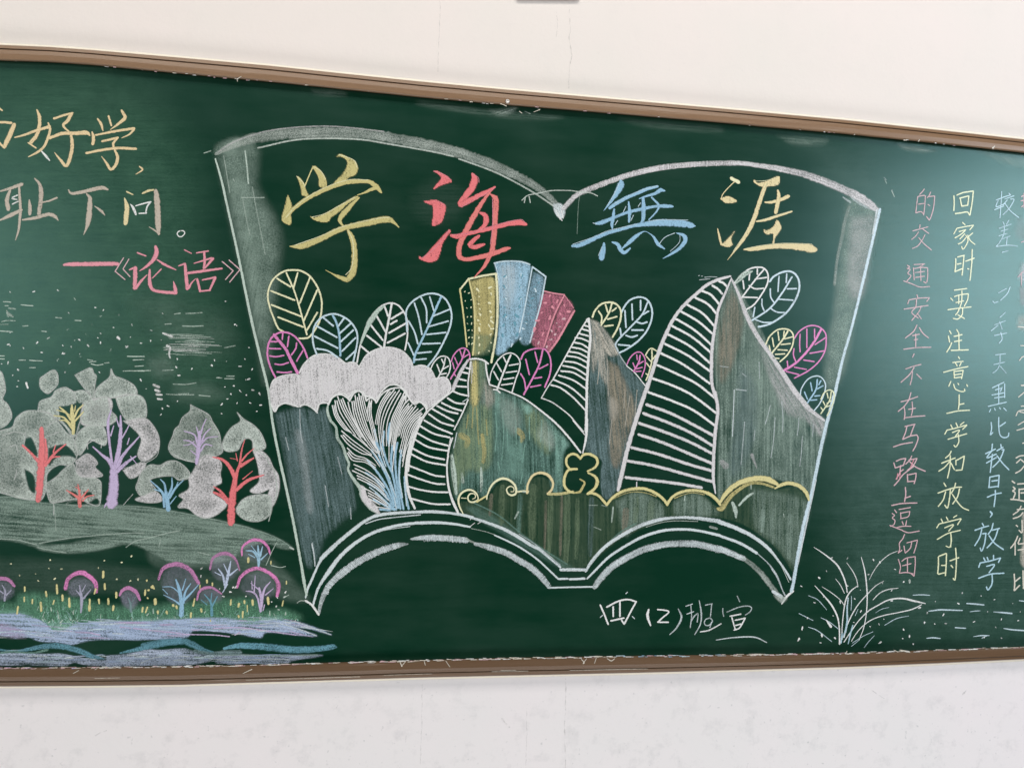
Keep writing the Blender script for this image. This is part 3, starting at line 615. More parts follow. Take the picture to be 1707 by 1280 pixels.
leaf('pale blue chalk leaf right of the yellow one on the smaller mountain', FU, 'ice', 19, '850 545 920 510 1030 430 1110 330 1150 220 1145 120 1100 50 1030 30 950 55 900 110 870 170', '1110 80 1060 190 960 300 820 450 835 530', 18, '1045 60 1045 150 / 965 95 970 240 / 900 155 910 310 / 855 320 865 385 / 1120 160 1070 190 / 1105 260 1060 275 1010 260 / 1070 335 965 335 / 1015 385 960 400 910 385 / 945 480 840 470', 18)
leaf('tiny magenta chalk leaf on the right slope of the smaller mountain', FU, 'magenta', 13, '915 660 950 590 1000 545 1050 545 1085 600 1085 680 1055 770', '1040 570 1030 630 980 720', 17, '975 640 990 680 / 1010 565 1015 610 / 1070 625 1030 650 / 1060 680 1005 695 / 1050 715 1000 720', 13)
leaf('tiny yellow chalk leaf against the edge of the tall striped mountain', FU, 'paley', 14, '1090 570 1120 520 1150 505 1195 530', '1150 520 1150 620 1120 740 1095 800', 15, '1100 580 1140 625 / 1185 570 1155 610 / 1100 640 1130 680 / 1095 740 1115 750', 13)
leaf('white chalk leaf touching the peak of the tall mountain', FY, 'white', 18, '375 500 450 450 530 340 580 240 580 150 540 100 470 92 400 110 330 160 270 230 258 262', '545 110 470 200 400 290 330 385', 18, '480 110 480 160 / 405 150 400 215 / 340 220 350 300 / 570 190 460 205 / 540 295 460 300 400 270 / 480 385 340 380', 17)
part('leaf_shade', 'rubbed grey chalk edge of the leaf at the tall peak', 2); T(*FY); V('celadon', '275 240 30 320 190 60 370 150 50 430 130 20', .9, 'side')
leaf('blue chalk leaf right of the white one near the tall peak', FY, 'ice', 22, '490 668 600 640 740 550 830 440 880 330 885 230 850 160 790 130 720 140 640 180 600 230', '815 185 720 340 600 490 430 605', 20, '690 180 680 325 / 765 155 760 240 / 605 300 610 380 640 430 / 525 400 525 460 545 510 / 455 480 440 570 / 860 298 770 300 / 825 410 680 400 / 745 530 670 525 600 485 / 620 625 540 625 465 600', 16)
leaf('small yellow chalk leaf halfway down the tall mountain slope', FY, 'paley', 17, '560 840 600 760 670 700 740 688 800 705 830 760 820 850 770 940 700 1005', '775 710 720 800 610 935', 20, '740 710 735 760 / 680 715 690 800 / 625 775 640 860 / 595 850 605 900 / 820 765 745 785 / 800 830 710 840 / 770 895 680 890 / 745 930 655 935 / 690 975 635 970', 15)
leaf('magenta chalk leaf on the tall mountain slope near the right page edge', FY, 'magenta', 16, '840 780 880 720 950 670 1020 655 1090 675 1140 730 1148 800 1135 900 1080 1000 980 1090 840 1165', '1100 690 1040 800 950 920 850 1020 725 1100', 26, '895 740 890 830 895 910 / 960 690 960 870 / 1035 690 1035 780 / 1145 770 1040 840 / 1130 900 990 925 / 835 880 830 940 850 1000 / 770 1000 775 1060 / 1030 1005 930 990 / 955 1080 840 1060 / 880 1130 760 1100', 15)
leaf('small sky blue chalk leaf low on the tall mountain slope', FZ, 'ice', 14, '780 350 790 280 850 190 930 155 990 175 1025 240 1010 330 970 420 915 490', '945 190 930 290 850 415', 18, '880 220 895 300 / 820 310 850 380 / 980 200 960 240 / 1000 250 945 280 / 970 345 920 350 / 940 385 880 390', 15, 'sky', 'sky')
leaf('tiny pale green chalk leaf touching the right page edge', FZ, 'lime', 14, '980 380 1010 320 1060 290 1100 310 1110 360 1090 440 1040 540', '1080 310 1060 400 980 520', 15, '1040 320 1050 370 / 1000 400 1020 440 / 1080 395 1040 420 / 980 460 1000 490 / 1070 440 1020 460', 13)
# ------------------------------------------------------------------ cloud, curtain, fern
part('chalk_curtain', 'slate grey rubbed chalk field under the cloud on the left page', 0)
T(420, 640, 4.267)
fill('slate', '160 210 330 165 460 190 530 170 560 290 620 420 690 560 720 700 740 880 620 1000 520 1100 460 1270 385 1290 300 950 235 560', .38, 10, 80, 'streak')
fill('slate', '230 420 400 300 470 400 520 700 470 980 400 1180 330 1000 280 700', .30, 24, 80, 'streak')
fill('cool', '300 330 350 330 400 500 420 700 440 900 390 900 350 650', .22, 10, 80)
S('cool', 8, '430 1130 440 1200 450 1280 / 340 180 345 330 360 420 / 240 380 262 470 / 520 720 545 870 / 700 880 705 960 / 610 520 640 640', .5)
part('chalk_cloud', 'solid pale grey scalloped chalk cloud on the left page', 2)
T(0, 0, 1)
fill('lilac', '449 652 456 634 473 626 494 624 501 629 499 620 506 608 521 594 540 590 560 594 575 605 590 604 599 611 611 592 629 582 649 579 670 585 684 599 689 611 704 609 718 616 726 630 742 629 751 643 745 657 713 681 709 674 697 669 689 673 680 662 675 649 663 641 649 640 635 652 627 666 618 661 611 661 603 650 591 650 582 662 574 654 564 656 550 666 543 672 533 672 528 685 511 673 502 677 490 677 475 672 464 677 458 685 452 675', 1.0, 2.2, 86, 'side')
S('white', 2.6, '449 652 456 634 473 626 494 624 501 629 / 499 622 506 608 521 594 540 590 560 594 575 605 / 573 606 590 604 599 612 / 599 611 611 592 629 582 649 579 670 585 684 599 689 613 / 687 612 704 609 718 616 726 632 / 724 632 742 629 751 643 745 657 713 681', .9)
S('white', 3, '452 674 458 686 464 677 475 672 490 675 497 678 / 500 678 504 675 512 675 522 681 529 688 / 528 686 532 674 543 671 548 674 / 548 672 552 664 564 657 574 656 582 663 / 583 661 590 652 602 651 610 660 / 610 661 617 661 626 667 / 628 665 637 652 649 642 663 642 675 650 / 676 651 681 662 689 673 / 691 672 698 669 709 675 713 681', 1.1)
S('lilac', 2, '451 668 462 668 475 664 490 670 / 505 668 520 670 / 555 657 570 650 578 655 / 584 652 596 645 608 650 / 640 644 655 636 672 640', .7)
S('white', 1.6, '531 600 536 640 540 668 / 541 598 546 640 / 553 604 556 640 / 560 604 563 650 / 584 607 583 640 / 525 640 531 668 / 500 640 502 660 / 600 630 602 645 / 648 600 650 625 / 730 640 722 660 / 738 640 728 668 / 700 630 698 655 / 480 640 482 660 / 516 600 516 630 / 620 640 621 655 / 668 620 669 640', .7)
o = part('chalk_fern', 'fan of black and white striped fronds with a blue chalk base', 2)
T(530, 640, 5.818)
V('celadon', '100 190 14 92 260 28 120 350 30 175 420 26 188 520 34 240 600 30 265 680 32 300 770 26 292 830 26 350 930 34 410 1010 44 430 1090 50 500 1190 46 590 1255 24', .85)
fill('lilac', '410 980 425 1110 500 1200 600 1262 560 1170 480 1090 450 1000', 1.0, 2)
S('white', 18, '100 200 150 120 220 102 280 130 310 165 / 310 155 350 90 400 70 450 110 470 165 / 470 162 510 135 550 155 565 182 / 565 180 620 100 700 50 800 40 850 90 850 160 / 850 180 890 150 930 190 / 940 200 990 175 1040 220 1055 260', 1.1)
V('white', '1055 260 14 980 380 22 920 500 24 880 650 28 858 800 30 858 950 34 885 1080 30 940 1205 24', 1.15)
part('frond_ribs', None, 2, parent=o)
T(530, 640, 5.818)
RIB_A = ('140 210 170 320 250 430 300 460 / 165 160 190 290 260 400 330 480 / 190 120 240 250 310 370 400 510 480 600 / 240 140 290 260 350 370 430 520 / 330 170 350 300 400 430 490 580 570 670 / 360 110 385 260 440 420 520 560 600 680 / 395 95 430 260 480 420 550 580 600 650 / 430 90 455 200 480 300 / 500 160 480 280 510 400 550 560 600 700 / 520 160 515 280 540 400 580 560 / 690 60 620 160 580 260 555 390 / 740 55 660 160 610 270 590 400 600 540 640 700 / 790 60 720 170 660 300 630 430 640 600 / 840 80 780 200 720 330 700 450 690 600 690 760 / 850 110 800 230 750 340 720 460 700 560 / 880 190 810 280 770 380 740 500 730 640 / 910 200 840 300 790 400 760 520 740 660 720 850 / 950 215 880 310 820 400 790 500 / 1020 235 920 320 850 420 820 540 790 660 / 1010 290 930 360 880 450 850 560 820 700 / 1000 320 930 430 890 540 850 650 820 800')
RIB_B = ('230 455 330 540 440 620 520 680 / 225 500 300 590 420 670 520 700 600 800 / 285 620 360 690 460 720 560 790 / 285 670 340 740 460 760 560 830 / 350 780 460 830 560 900 640 980 / 335 840 440 890 560 960 640 1040 / 385 915 500 970 600 1040 690 1130 / 450 1010 560 1070 660 1150 / 490 1080 580 1130 680 1190 / 560 1190 640 1200 700 1210 / 500 1110 600 1170 / 340 490 460 590 560 690 650 850')
def ribs(s_, w, dn):
    segs = [np.array(nums(q)).reshape(-1, 2) for q in s_.split('/')]
    for a, b in list(zip(segs, segs[1:])):
        n = min(len(a), len(b))
        if np.hypot(*(a[0] - b[0])) < 95:
            m = (a[:n] + b[:n]) / 2; m[0] = m[0] * .82 + m[1] * .18
            segs.append(m)
    for q in segs:
        n = len(q); V('white', ' '.join('%g %g %g' % (x, y, w * (1.15 - .45 * i / (n - 1))) for i, (x, y) in enumerate(q)), dn)
ribs(RIB_A, 12, 1.3); ribs(RIB_B, 11.5, 1.2)
part('fern_base', 'pale blue chalk stem of the striped fern', 2, parent=o)
T(530, 640, 5.818)
S('sky', 24, '560 560 590 680 650 830 720 1000 770 1200 / 640 460 630 600 670 760 730 900 780 1200 / 700 380 680 500 690 600 / 550 440 570 560 600 640 / 770 570 750 700 760 900 800 1210 / 810 640 790 800 790 1000 830 1210 / 720 600 710 760 730 900 / 520 640 620 800 700 980 750 1180 / 480 740 580 860 680 1020 740 1180 / 460 860 560 930 660 1050 730 1200 / 480 960 580 1020 680 1120 / 540 1120 640 1170 720 1215 / 560 1060 660 1140 740 1220 / 840 900 850 1050 880 1210 / 650 1180 760 1215 / 600 1215 700 1222', .95)
S('ice', 12, '600 540 620 680 660 800 / 800 700 790 900 820 1100 / 700 950 760 1100 / 560 900 650 1000 / 740 1100 760 1210 / 840 950 860 1180 / 500 1000 600 1080 700 1190 / 620 760 700 920', .9)
# ------------------------------------------------------------------ striped cone
part('chalk_cone', 'narrow cone of curved white chalk stripes left of the vase', 2)
T(660, 570, 5.82)
V('lilac', '700 175 22 640 270 38 580 390 42 552 468 36', 1.0)
S('white', 17, '550 475 430 570 330 655')
V('white', '330 650 18 260 740 22 200 870 26 160 1000 30 130 1120 32 112 1250 34', 1.1)
S('white', 16, '725 190 715 280 700 400 705 530 / 700 560 640 700 565 850 / 550 930 520 1020 500 1150 495 1280', 1.1)
S('cool', 10, '590 880 575 960 560 1030 / 650 580 700 545', .9)
S('white', 20, '680 250 720 262 / 650 295 700 305 / 620 360 680 375 / 590 430 685 435 / 560 480 620 505 690 520 / 500 545 580 590 665 600 / 445 590 550 640 635 665 / 400 620 500 670 600 695 / 355 650 460 710 560 765 / 320 700 440 780 560 815 / 275 760 400 830 545 890 / 235 815 370 890 520 925 / 200 880 350 960 505 1005 / 175 940 320 1020 505 1055 / 150 1025 300 1100 470 1140 / 145 1085 300 1160 490 1195', 1.2)
T(660, 760, 8.535)
V('white', '170 -20 44 152 120 46 145 300 44 165 430 42 205 600 36 265 745 28', 1.1)
S('white', 26, '745 0 725 130 740 400 800 640 885 815')
S('white', 29, '170 130 350 200 550 275 690 292 / 170 265 350 330 550 390 695 400 / 170 430 350 480 550 510 740 515 / 205 600 350 640 550 682 770 685', 1.2)
# ------------------------------------------------------------------ vase
o = part('chalk_vase', 'round bottle vase streaked with green, yellow and blue chalk', 1)
T(740, 620, 5.333)
body = '245 -95 370 -95 372 20 385 120 450 165 620 210 760 290 900 390 1000 500 1110 640 1060 730 1050 1060 965 1060 930 920 850 890 770 930 740 1055 650 1050 610 970 500 940 410 1050 340 1110 240 1040 150 1060 110 1130 70 950 65 760 110 560 160 420 235 260'
fill('teal', body, .40, 5, 88, 'streak')
fill('olive', '240 260 340 280 430 330 440 700 400 850 300 900 200 880 110 1100 70 950 65 760 110 560 170 420', .5, 10, 88, 'streak')
fill('ochre', '245 -90 300 -90 300 60 310 240 270 300 240 240', .85, 6, 88, 'streak')
fill('olive', '300 -90 370 -90 372 60 360 120 330 200 300 200', .4, 6, 88)
fill('sand', '330 60 370 80 440 160 470 260 400 330 340 250', .32, 16, 88, 'streak')
fill('teal', '420 300 560 230 620 400 640 800 600 940 440 920 440 600', .30, 14, 88, 'streak')
fill('olive', '700 280 780 310 900 420 940 600 930 740 820 640 740 520', .55, 14, 88, 'streak')
fill('mint', '920 420 1010 520 1110 640 1060 720 1040 980 1000 980 990 700', .45, 8, 86, 'streak')
fill('mint', '460 160 520 180 510 300 480 380 450 300', .5, 8, 88)
fill('mint', '700 290 770 300 780 350 730 370', .6, 6, 88)
V('celadon', '70 740 30 90 900 50 110 1080 30 / 160 900 24 170 980 30 / 330 850 20 335 960 30 330 1060 24', .7, 'streak')
V('ochre', '340 560 40 360 700 50 350 800 40 / 660 520 60 700 570 60 690 620 30 / 150 560 60 210 600 60 200 660 50', .45, 'streak')
S('mint', 12, '460 360 470 520 455 700 / 520 340 530 560 515 780 / 560 500 570 700 / 640 430 645 640 / 720 640 700 800 / 760 400 760 600 / 870 430 860 620 / 930 500 940 700 / 1000 640 1010 900 / 480 800 500 880 / 700 900 680 990', .55)
S('ochre', 12, '290 320 300 500 310 640 / 260 300 250 500 / 375 420 385 560 / 215 380 200 500', .5)
fill('celadon', '880 420 960 500 1000 620 960 700 880 640 820 560', .35, 14, 88, 'soft')
fill('celadon', '480 200 620 260 700 420 640 560 560 520 500 380', .28, 16, 88, 'soft')
fill('mint', '540 560 700 620 740 820 680 940 560 880', .3, 16, 88, 'soft')
fill('olive', '120 640 220 620 260 800 180 940 110 860', .35, 12, 88, 'soft')
part('vase_outline', 'white chalk rim and shoulder of the vase', 2, parent=o)
T(660, 570, 5.82)
S('white', 20, '720 168 780 162 850 180 895 210'); S('white', 18, '870 200 880 290 905 400'); S('white', 10, '735 190 735 400 / 740 230 745 300', .5)
T(740, 620, 5.333)
V('white', '405 112 16 500 145 14 600 185 14 720 240 16 870 350 18 1000 460 20 1110 580 20 1215 715 18', 1.15)
S('white', 14, '440 155 470 160 500 185 / 60 590 35 740 30 900 60 1080 130 1250', 1.0)
# ------------------------------------------------------------------ towers
def tower(label, dens_parts, outline, windows):
    o = part('chalk_tower', label, 2); T(*FQ)
    for c, poly, dn, sf in dens_parts: fill(c, poly, dn, sf, 86, 'side')
    part('tower_outline', None, 3, parent=o); T(*FQ)
    for c, w, s in outline: L_(c, w, s, 1.05) if w > 0 else S(c, -w, s, 1.05)
    part('tower_windows', None, 4, parent=o); T(*FQ)
    for c, r, s in windows: dots(c, s, r * 1.7, 3.2)
tower('yellow chalk tower block with rows of dabbed windows', [('ochre', '205 285 425 255 435 500 430 700 400 840 330 960 225 990 240 800 230 500', .72, 4), ('ochre', '320 270 360 265 365 600 370 860 320 900 310 600', .5, 5), ('olive', '220 800 400 820 390 960 300 1000 225 990', .4, 6)],
      [('paley', 20, '185 258 100 362'), ('yellow', -18, '97 362 130 600 165 920 / 185 260 235 520 240 800 222 1000'), ('paley', -22, '185 262 320 232 450 212'), ('paley', -26, '448 215 460 400 460 640 440 860 402 1070')],
      [('paley', 1.4, '270 370 285 435 275 505 290 555 290 605 275 665 295 700 285 750 280 830 285 900 280 980 390 345 400 410 385 495 395 580 400 640 410 680 380 715 410 745 395 800 400 880 380 960'), ('lime', 1.0, '145 385 185 400 150 475 205 465 165 545 205 540 170 630 205 630 170 695 210 695 180 760 215 760 185 830 218 830 185 890 215 890')])
tower('tall pale blue chalk tower block behind the yellow one', [('sky', '440 110 600 92 770 122 760 260 735 480 705 700 675 820 560 930 540 960 450 990 470 800 482 600 475 350', .78, 4), ('cool', '470 130 640 120 640 400 560 600 500 400', .35, 14), ('sky', '815 195 905 255 890 400 850 600 790 850 720 900 670 820 705 620 755 420', .5, 4)],
      [('ice', -16, '430 110 500 95 600 90 700 98 775 122'), ('ice', 18, '800 145 930 240'), ('ice', -15, '800 145 762 350 722 560 675 780'), ('ice', -17, '930 240 885 480 825 700 775 880'), ('ice', -9, '435 112 470 250 485 500')],
      [('sea', 1.6, '535 235 680 230 530 340 680 340 535 450 680 450 530 540 675 530 530 620 650 620 520 710 630 700 510 810 650 800 700 235'), ('ice', 1.3, '548 245 690 222 545 350 690 345 545 455 690 455 685 840 600 905 715 745 545 630 740 690 830 370'), ('sea', 1.2, '840 250 820 340 860 300 800 450 780 520 760 600 740 680 820 560 800 640')])
tower('crimson chalk tower block with pink dabbed windows', [('crimson', '900 400 1095 430 1045 560 965 760 910 930 830 920 790 860 830 700 870 540', .55, 4), ('crimson', '890 430 980 440 900 640 850 680 850 600', .45, 8), ('crimson', '1115 430 1195 540 1100 740 1000 920 955 960 935 900 1010 680', .6, 4)],
      [('rose', -15, '912 380 1000 400 1110 415'), ('rose', -17, '1110 418 1010 620 912 920'), ('rose', 9, '1112 420 1200 545'), ('rose', -24, '1205 570 1060 830 962 970')],
      [('rose', 1.7, '970 425 920 495 1040 480 890 590 1000 540 850 665 970 635 920 715 820 755 900 800 1110 520 1150 580 1070 600'), ('pinkt', 1.5, '810 845 860 880 1100 650 1035 690 1065 725 985 765 1020 800 975 850 940 920')])
# ------------------------------------------------------------------ smaller mountain
o = part('chalk_mountain', 'smaller drawn mountain, striped left flank and brown and slate right flank', 1)
T(0, 0, 1)
fill('slate', '984 533 999 539 1013 556 1024 573 1034 592 1045 612 1076 645 1070 662 1061 697 1054 720 1043 749 1031 807 1026 818 1013 832 1003 822 1001 790 1004 768 990 760 976 750 979 710 982 650 985 590', .42, 3, 84, 'streak')
fill('brownish', '1012 600 1030 610 1045 640 1060 680 1046 730 1030 780 1016 760 1018 690 1012 650', .55, 8, 84, 'streak')
fill('sand', '985 545 998 548 1008 580 1013 620 1011 640 1000 620 996 600 988 620 986 580', .42, 6, 84, 'streak')
fill('sand', '984 533 999 539 1013 556 1024 573 1030 590 1012 590 1000 560 990 548', .45, 5, 60, 'streak')
fill('sand', '1014 660 1028 668 1030 690 1018 700', .3, 6, 84)
S('sand', 1.6, '1000 600 996 640 / 1012 598 1014 660 / 1020 700 1016 740 / 1042 650 1040 680 / 1050 660 1042 710 / 1062 650 1058 700', .5)
part('mountain_outline', None, 2, parent=o)
T(880, 490, 5.565)
S('white', 16, '555 230 450 400 340 600 240 780'); S('white', 12, '240 780 180 870 125 965', .9)
V('white', '565 228 22 580 400 26 565 560 28 550 800 28 545 1000 28 538 1280 28', 1.1)
S('cool', 13, '800 460 860 580 920 670', .5); S('white', 12, '915 665 1000 740 1095 860')
S('white', 13, '125 965 180 985 250 1020 380 1120 450 1200 515 1275', .95)
T(900, 700, 7.111); V('white', '558 -10 34 548 200 32 508 392 16'); S('white', 12, '390 5 460 90 532 175')
part('mountain_stripes', None, 2, parent=o)
T(880, 490, 5.565)
S('white', 18, '545 240 560 262 / 520 290 565 305 / 500 325 570 345 / 470 365 560 390 / 440 405 500 415 560 440 / 430 450 500 465 555 500 / 410 495 490 510 550 540 / 380 535 470 550 550 590 / 365 575 460 590 550 635 / 345 625 450 640 550 690 / 325 665 440 690 540 750 / 305 715 420 730 540 800 / 285 755 420 800 540 880 / 240 795 400 870 540 990 / 215 845 300 870 420 960 535 1080', 1.15)
# ------------------------------------------------------------------ tall mountain
o = part('chalk_mountain', 'tall drawn mountain, white striped left flank and grey green right flank', 1)
T(0, 0, 1)
fill('dust', '1219 467 1228 472 1245 505 1262 535 1282 578 1303 618 1322 648 1345 674 1376 698 1380 702 1374 735 1358 800 1350 820 1325 810 1300 800 1260 795 1225 805 1202 835 1196 810 1198 700 1193 640 1189 600 1193 550 1206 500', .31, 4, 90, 'streak')
fill('brownish', '1219 480 1232 505 1240 540 1225 600 1205 640 1195 620 1196 560 1208 510', .38, 10, 90, 'streak')
fill('dust', '1240 520 1290 600 1340 680 1330 730 1290 760 1250 700 1240 620', .22, 16, 90, 'streak')
fill('lilac', '1262 570 1290 610 1345 680 1376 702 1370 730 1340 700 1310 690 1290 650', .3, 10, 60, 'streak')
fill('slate', '1230 600 1260 640 1262 720 1240 780 1215 790 1222 700', .25, 14, 90)
S('cool', 1.7, '1221 727 1224 650', .9); S('cool', 1.7, '1227 649 1244 651', .8)
T(1200, 600, 5.818)
S('cool', 9, '490 440 465 540 440 620 / 535 560 520 780 495 950 / 600 400 612 560 608 700 / 765 560 762 640 750 730 / 800 740 790 900 775 1030 / 240 600 220 850 205 1010 / 380 20 385 180 / 640 320 660 350 / 215 130 255 160 / 0 60 80 70 / 340 680 330 780 / 905 620 900 740', .55)
V('lilac', '20 990 60 60 1030 70 / 310 920 40 360 1050 10', .35, 'side')
part('mountain_outline', None, 2, parent=o)
T(1020, 440, 5.818)
V('lilac', '1150 120 22 1040 150 32 930 200 36 820 290 36 700 400 36 600 530 38 520 690 40 460 840 44 400 1020 42 330 1240 46', 1.2)
V('lilac', '1160 138 14 1100 280 26 1040 420 32 1010 560 32 975 780 36 965 1000 38 970 1150 36 1000 1285 38', 1.2)
S('cool', 9, '900 130 960 125 1020 128 / 850 155 950 145 / 840 115 850 112 / 870 120 880 118', .6)
T(1020, 640, 5.818)
V('lilac', '352 -5 46 240 330 46 150 640 46 90 900 48 60 1030 34', 1.2)
V('lilac', '1000 80 38 1028 250 38 1005 450 38 990 650 36 982 850 36 988 950 30 1005 1060 14', 1.2)
S('lilac', 12, '240 950 240 1000')
T(0, 0, 1)
V('lilac', '1220 466 3 1231 491 5 1244 526 7 1262 560 7.5 1283 590 7.5 1304 621 9 1323 650 9 1346 679 8 1365 694 6 1374 701 4', .85)
S('white', 1.6, '1222 468 1234 492 1247 524 1266 560 1287 590 1308 621 1327 649 1350 678', .6)
part('mountain_stripes', None, 2, parent=o)
T(1020, 440, 5.818)
S('white', 25, '1040 170 1080 185 1110 215 / 975 210 1030 245 1070 290 / 870 260 960 300 1040 390 / 805 325 930 390 1020 490 / 730 395 880 480 1000 610 / 670 460 840 560 980 680 / 615 530 800 640 970 790 / 580 600 780 710 960 860 / 540 680 760 800 950 960 / 515 775 740 890 950 1040 / 475 865 700 980 950 1160 / 440 980 640 1070 820 1160 1000 1300', 1.2)
T(1020, 640, 5.818)
S('white', 26, '395 -54 600 20 780 110 1010 280 / 355 80 600 170 800 260 995 400', 1.2)
S('lilac', 32, '335 200 560 280 780 390 985 500 / 305 285 560 380 780 480 980 600 / 265 380 500 460 750 560 965 670 / 260 490 500 570 760 680 970 770 / 190 615 450 680 720 770 965 840 / 150 745 400 790 700 870 985 950 / 135 905 400 935 640 965 870 1005', 1.2)
# ------------------------------------------------------------------ foreground bushes with gold scroll edge
o = part('chalk_bushes', 'dim green and brown rubbed chalk strips under the gold scalloped line', 1)
T(0, 0, 1)
bush = '765 850 770 836 790 838 815 830 826 812 842 802 858 808 868 820 880 815 884 800 902 795 918 805 916 822 940 822 970 822 990 826 1011 841 1040 818 1070 816 1100 835 1113 843 1140 820 1165 818 1198 845 1225 818 1260 808 1300 815 1325 812 1345 832 1340 860 1332 920 1325 955 1300 920 1270 893 1230 870 1190 862 1150 862 1100 870 1040 895 1000 925 975 945 935 945 905 922 870 900 830 876 790 862'
fill('olive', bush, .11, 2.5, 90, 'streak')
fill('dust', '1250 812 1345 835 1336 900 1325 945 1290 905 1258 880', .22, 12, 90, 'streak')
fill('dust', '1026 835 1060 820 1100 835 1105 865 1060 880 1040 893', .26, 8, 90, 'streak')
fill('dust', '1122 835 1160 822 1195 848 1190 860 1150 860 1125 858', .28, 8, 90, 'streak')
fill('teal', '775 845 800 846 860 885 920 925 955 945 930 945 860 905 800 868', .28, 10, 30)
for c, w, x, ya, yb, dn in (('brownish', 7, 818, 825, 858, .36), ('olive', 12, 837, 812, 872, .26), ('teal', 9, 866, 826, 885, .35), ('olive', 16, 888, 812, 895, .24), ('brownish', 5, 909, 835, 915, .3), ('olive', 10, 917, 828, 922, .3),
                            ('brownish', 6, 935, 828, 925, .32), ('olive', 12, 945, 828, 935, .28), ('olive', 9, 962, 832, 930, .28), ('slate', 10, 985, 832, 925, .3), ('brownish', 12, 1042, 850, 885, .4), ('olive', 9, 1060, 830, 872, .32), ('celadon', 3, 1021, 845, 870, .5), ('olive', 12, 1085, 838, 870, .25),
                            ('dust', 8, 1271, 850, 885, .4), ('dust', 6, 1290, 840, 905, .35), ('dust', 10, 1316, 860, 930, .3)):
    V(c, '%g %g %g %g %g %g %g %g %g' % (x + 1, ya, w, x, (ya + yb) / 2, w * 1.1, x - 1.5, yb, w * .8), dn * .8, 'streak')
V('celadon', '1221 838 6 1226 850 8 1227 862 4 / 1232 842 4 1245 828 5 1255 822 4', .8, 'side')
V('celadon', '864 853 4 858 864 3 / 1142 826 2 1141 834 2 / 1252 806 2 1252 815 2', .7)
S('teal', 3, '790 838 830 858 870 890 910 918 945 940 / 1000 920 1030 890 1060 872', .4)
S('celadon', 1.4, '982 842 996 842 / 1003 842 1012 844 / 990 878 1002 883 / 1306 856 1307 862', .6)
part('gold_scroll', 'gold chalk line of scrolls and scallops along the bushes', 3, parent=o)
T(660, 760, 8.535)
V('paley', '955 820 18 900 700 30 893 600 34 940 520 34 1030 480 34 1110 500 30 1160 560 24 1165 620 24 1100 655 30 1040 640 26 1025 580 24 1060 535 22 1120 540 18 1130 590 14 1090 610 12')
S('yellow', 30, '1150 650 1220 610 1290 565'); S('paley', 14, '930 595 1000 600', .9)
T(740, 620, 5.333)
V('paley', '380 1130 12 390 1080 16 430 1000 20 500 950 24 570 955 24 630 1005 22 642 1070 20 610 1095 22 570 1080 16 558 1040 14 590 1015 12 620 1030 10 620 1060 9 595 1062 8')
S('paley', 18, '650 1065 700 1058 750 1060'); S('celadon', 14, '700 1062 750 1070', .9)
V('cream', '740 1075 24 745 1000 22 790 920 24 860 895 26 930 920 30 968 980 24 960 1040 22 925 1082 30')
V('yellow', '930 1085 24 1040 1082 30 1150 1062 22', .8)
T(900, 700, 7.111)
V('yellow', '482 460 26 430 410 34 370 405 34 318 450 34 318 530 32 372 592 26 / 440 580 30 340 592 34 292 680 36 292 780 38 340 840 34 400 862 26 / 478 462 24 520 410 36 590 405 38 670 450 36 680 520 34 640 570 30 565 606 24 / 572 625 24 650 665 34 680 730 46 650 810 38 565 875 34 / 570 870 34 620 865 34 700 900 36 790 1000 34')
V('ochre', '475 700 20 530 740 26 505 800 34 470 850 34 410 862 20', .9)
T(960, 800, 6.4)
V('yellow', '330 262 34 400 180 32 500 120 34 620 92 36 740 95 36 850 140 36 930 200 34 975 262 34 / 975 255 34 1030 180 32 1120 130 34 1250 108 36 1380 130 36 1480 190 36 1540 262 34', 1.15)
S('ochre', 12, '400 200 520 145 640 125 760 140 860 175 / 1050 195 1150 155 1250 135 1370 155', .6, 'side')
T(1180, 760, 6.4)
S('yellow', 34, '0 392 60 430 120 490')
V('yellow', '125 500 30 200 390 56 300 305 60 420 255 60 560 238 66 660 255 68 740 300 40 / 715 345 18 800 300 42 880 290 44 980 322 46 1050 390 44 1078 470 26', 1.15)
V('ochre', '110 560 44 150 560 60 210 470 56 300 380 44 430 300 40 560 290 34 700 330 30', .75, 'side')
# ================================================================== quotation, top left
FA = (0, 170, 5.333); FB = (200, 250, 5.333); FC = (90, 380, 5.173)
part('chalk_character', 'cut off orange chalk character at the left edge of the photo', 3); T(*FA)
V('orange', '-60 190 26 0 182 24 100 188 26 / 125 205 44 90 290 50 38 400 42 / 40 410 20 0 370 24 -20 350 20 / -20 50 24 20 78 16')
part('chalk_character', 'orange chalk character 好 in the quotation', 3); T(*FA)
V('orange', '328 72 16 350 130 34 350 210 36 330 290 36 275 362 38 / 250 365 14 320 410 16 / 132 318 14 230 290 24 340 250 28 440 222 34 / 428 188 14 445 240 24 430 310 28 390 400 28 330 450 24 252 490 10')
V('white', '370 440 14 410 485 24 442 522 10', 1.0)
V('orange', '480 150 24 560 122 24 645 100 22 / 635 108 34 600 170 34 562 212 26 620 272 14 / 440 322 30 560 282 34 680 280 38 770 275 44 800 302 10 / 625 272 18 640 350 34 635 450 36 592 568 34 540 520 26 485 452 8')
part('chalk_character', 'orange chalk character 学 in the quotation', 3); T(*FA)
V('orange', '868 152 18 900 200 28 915 258 12 / 965 128 22 990 212 18 / 1080 78 22 1112 140 38 1060 190 28 982 248 8 / 818 268 14 832 320 34 825 375 32 / 850 296 18 980 270 24 1100 250 26 1192 236 28 / 1190 248 24 1150 290 18 1082 322 8 / 908 352 22 980 335 24 1048 318 22 / 1040 325 24 1008 370 24 1012 415 18 / 768 456 24 900 430 26 1050 412 28 1208 418 26 / 1020 430 22 1045 490 32 1030 560 32 985 602 28 950 550 24 903 486 7')
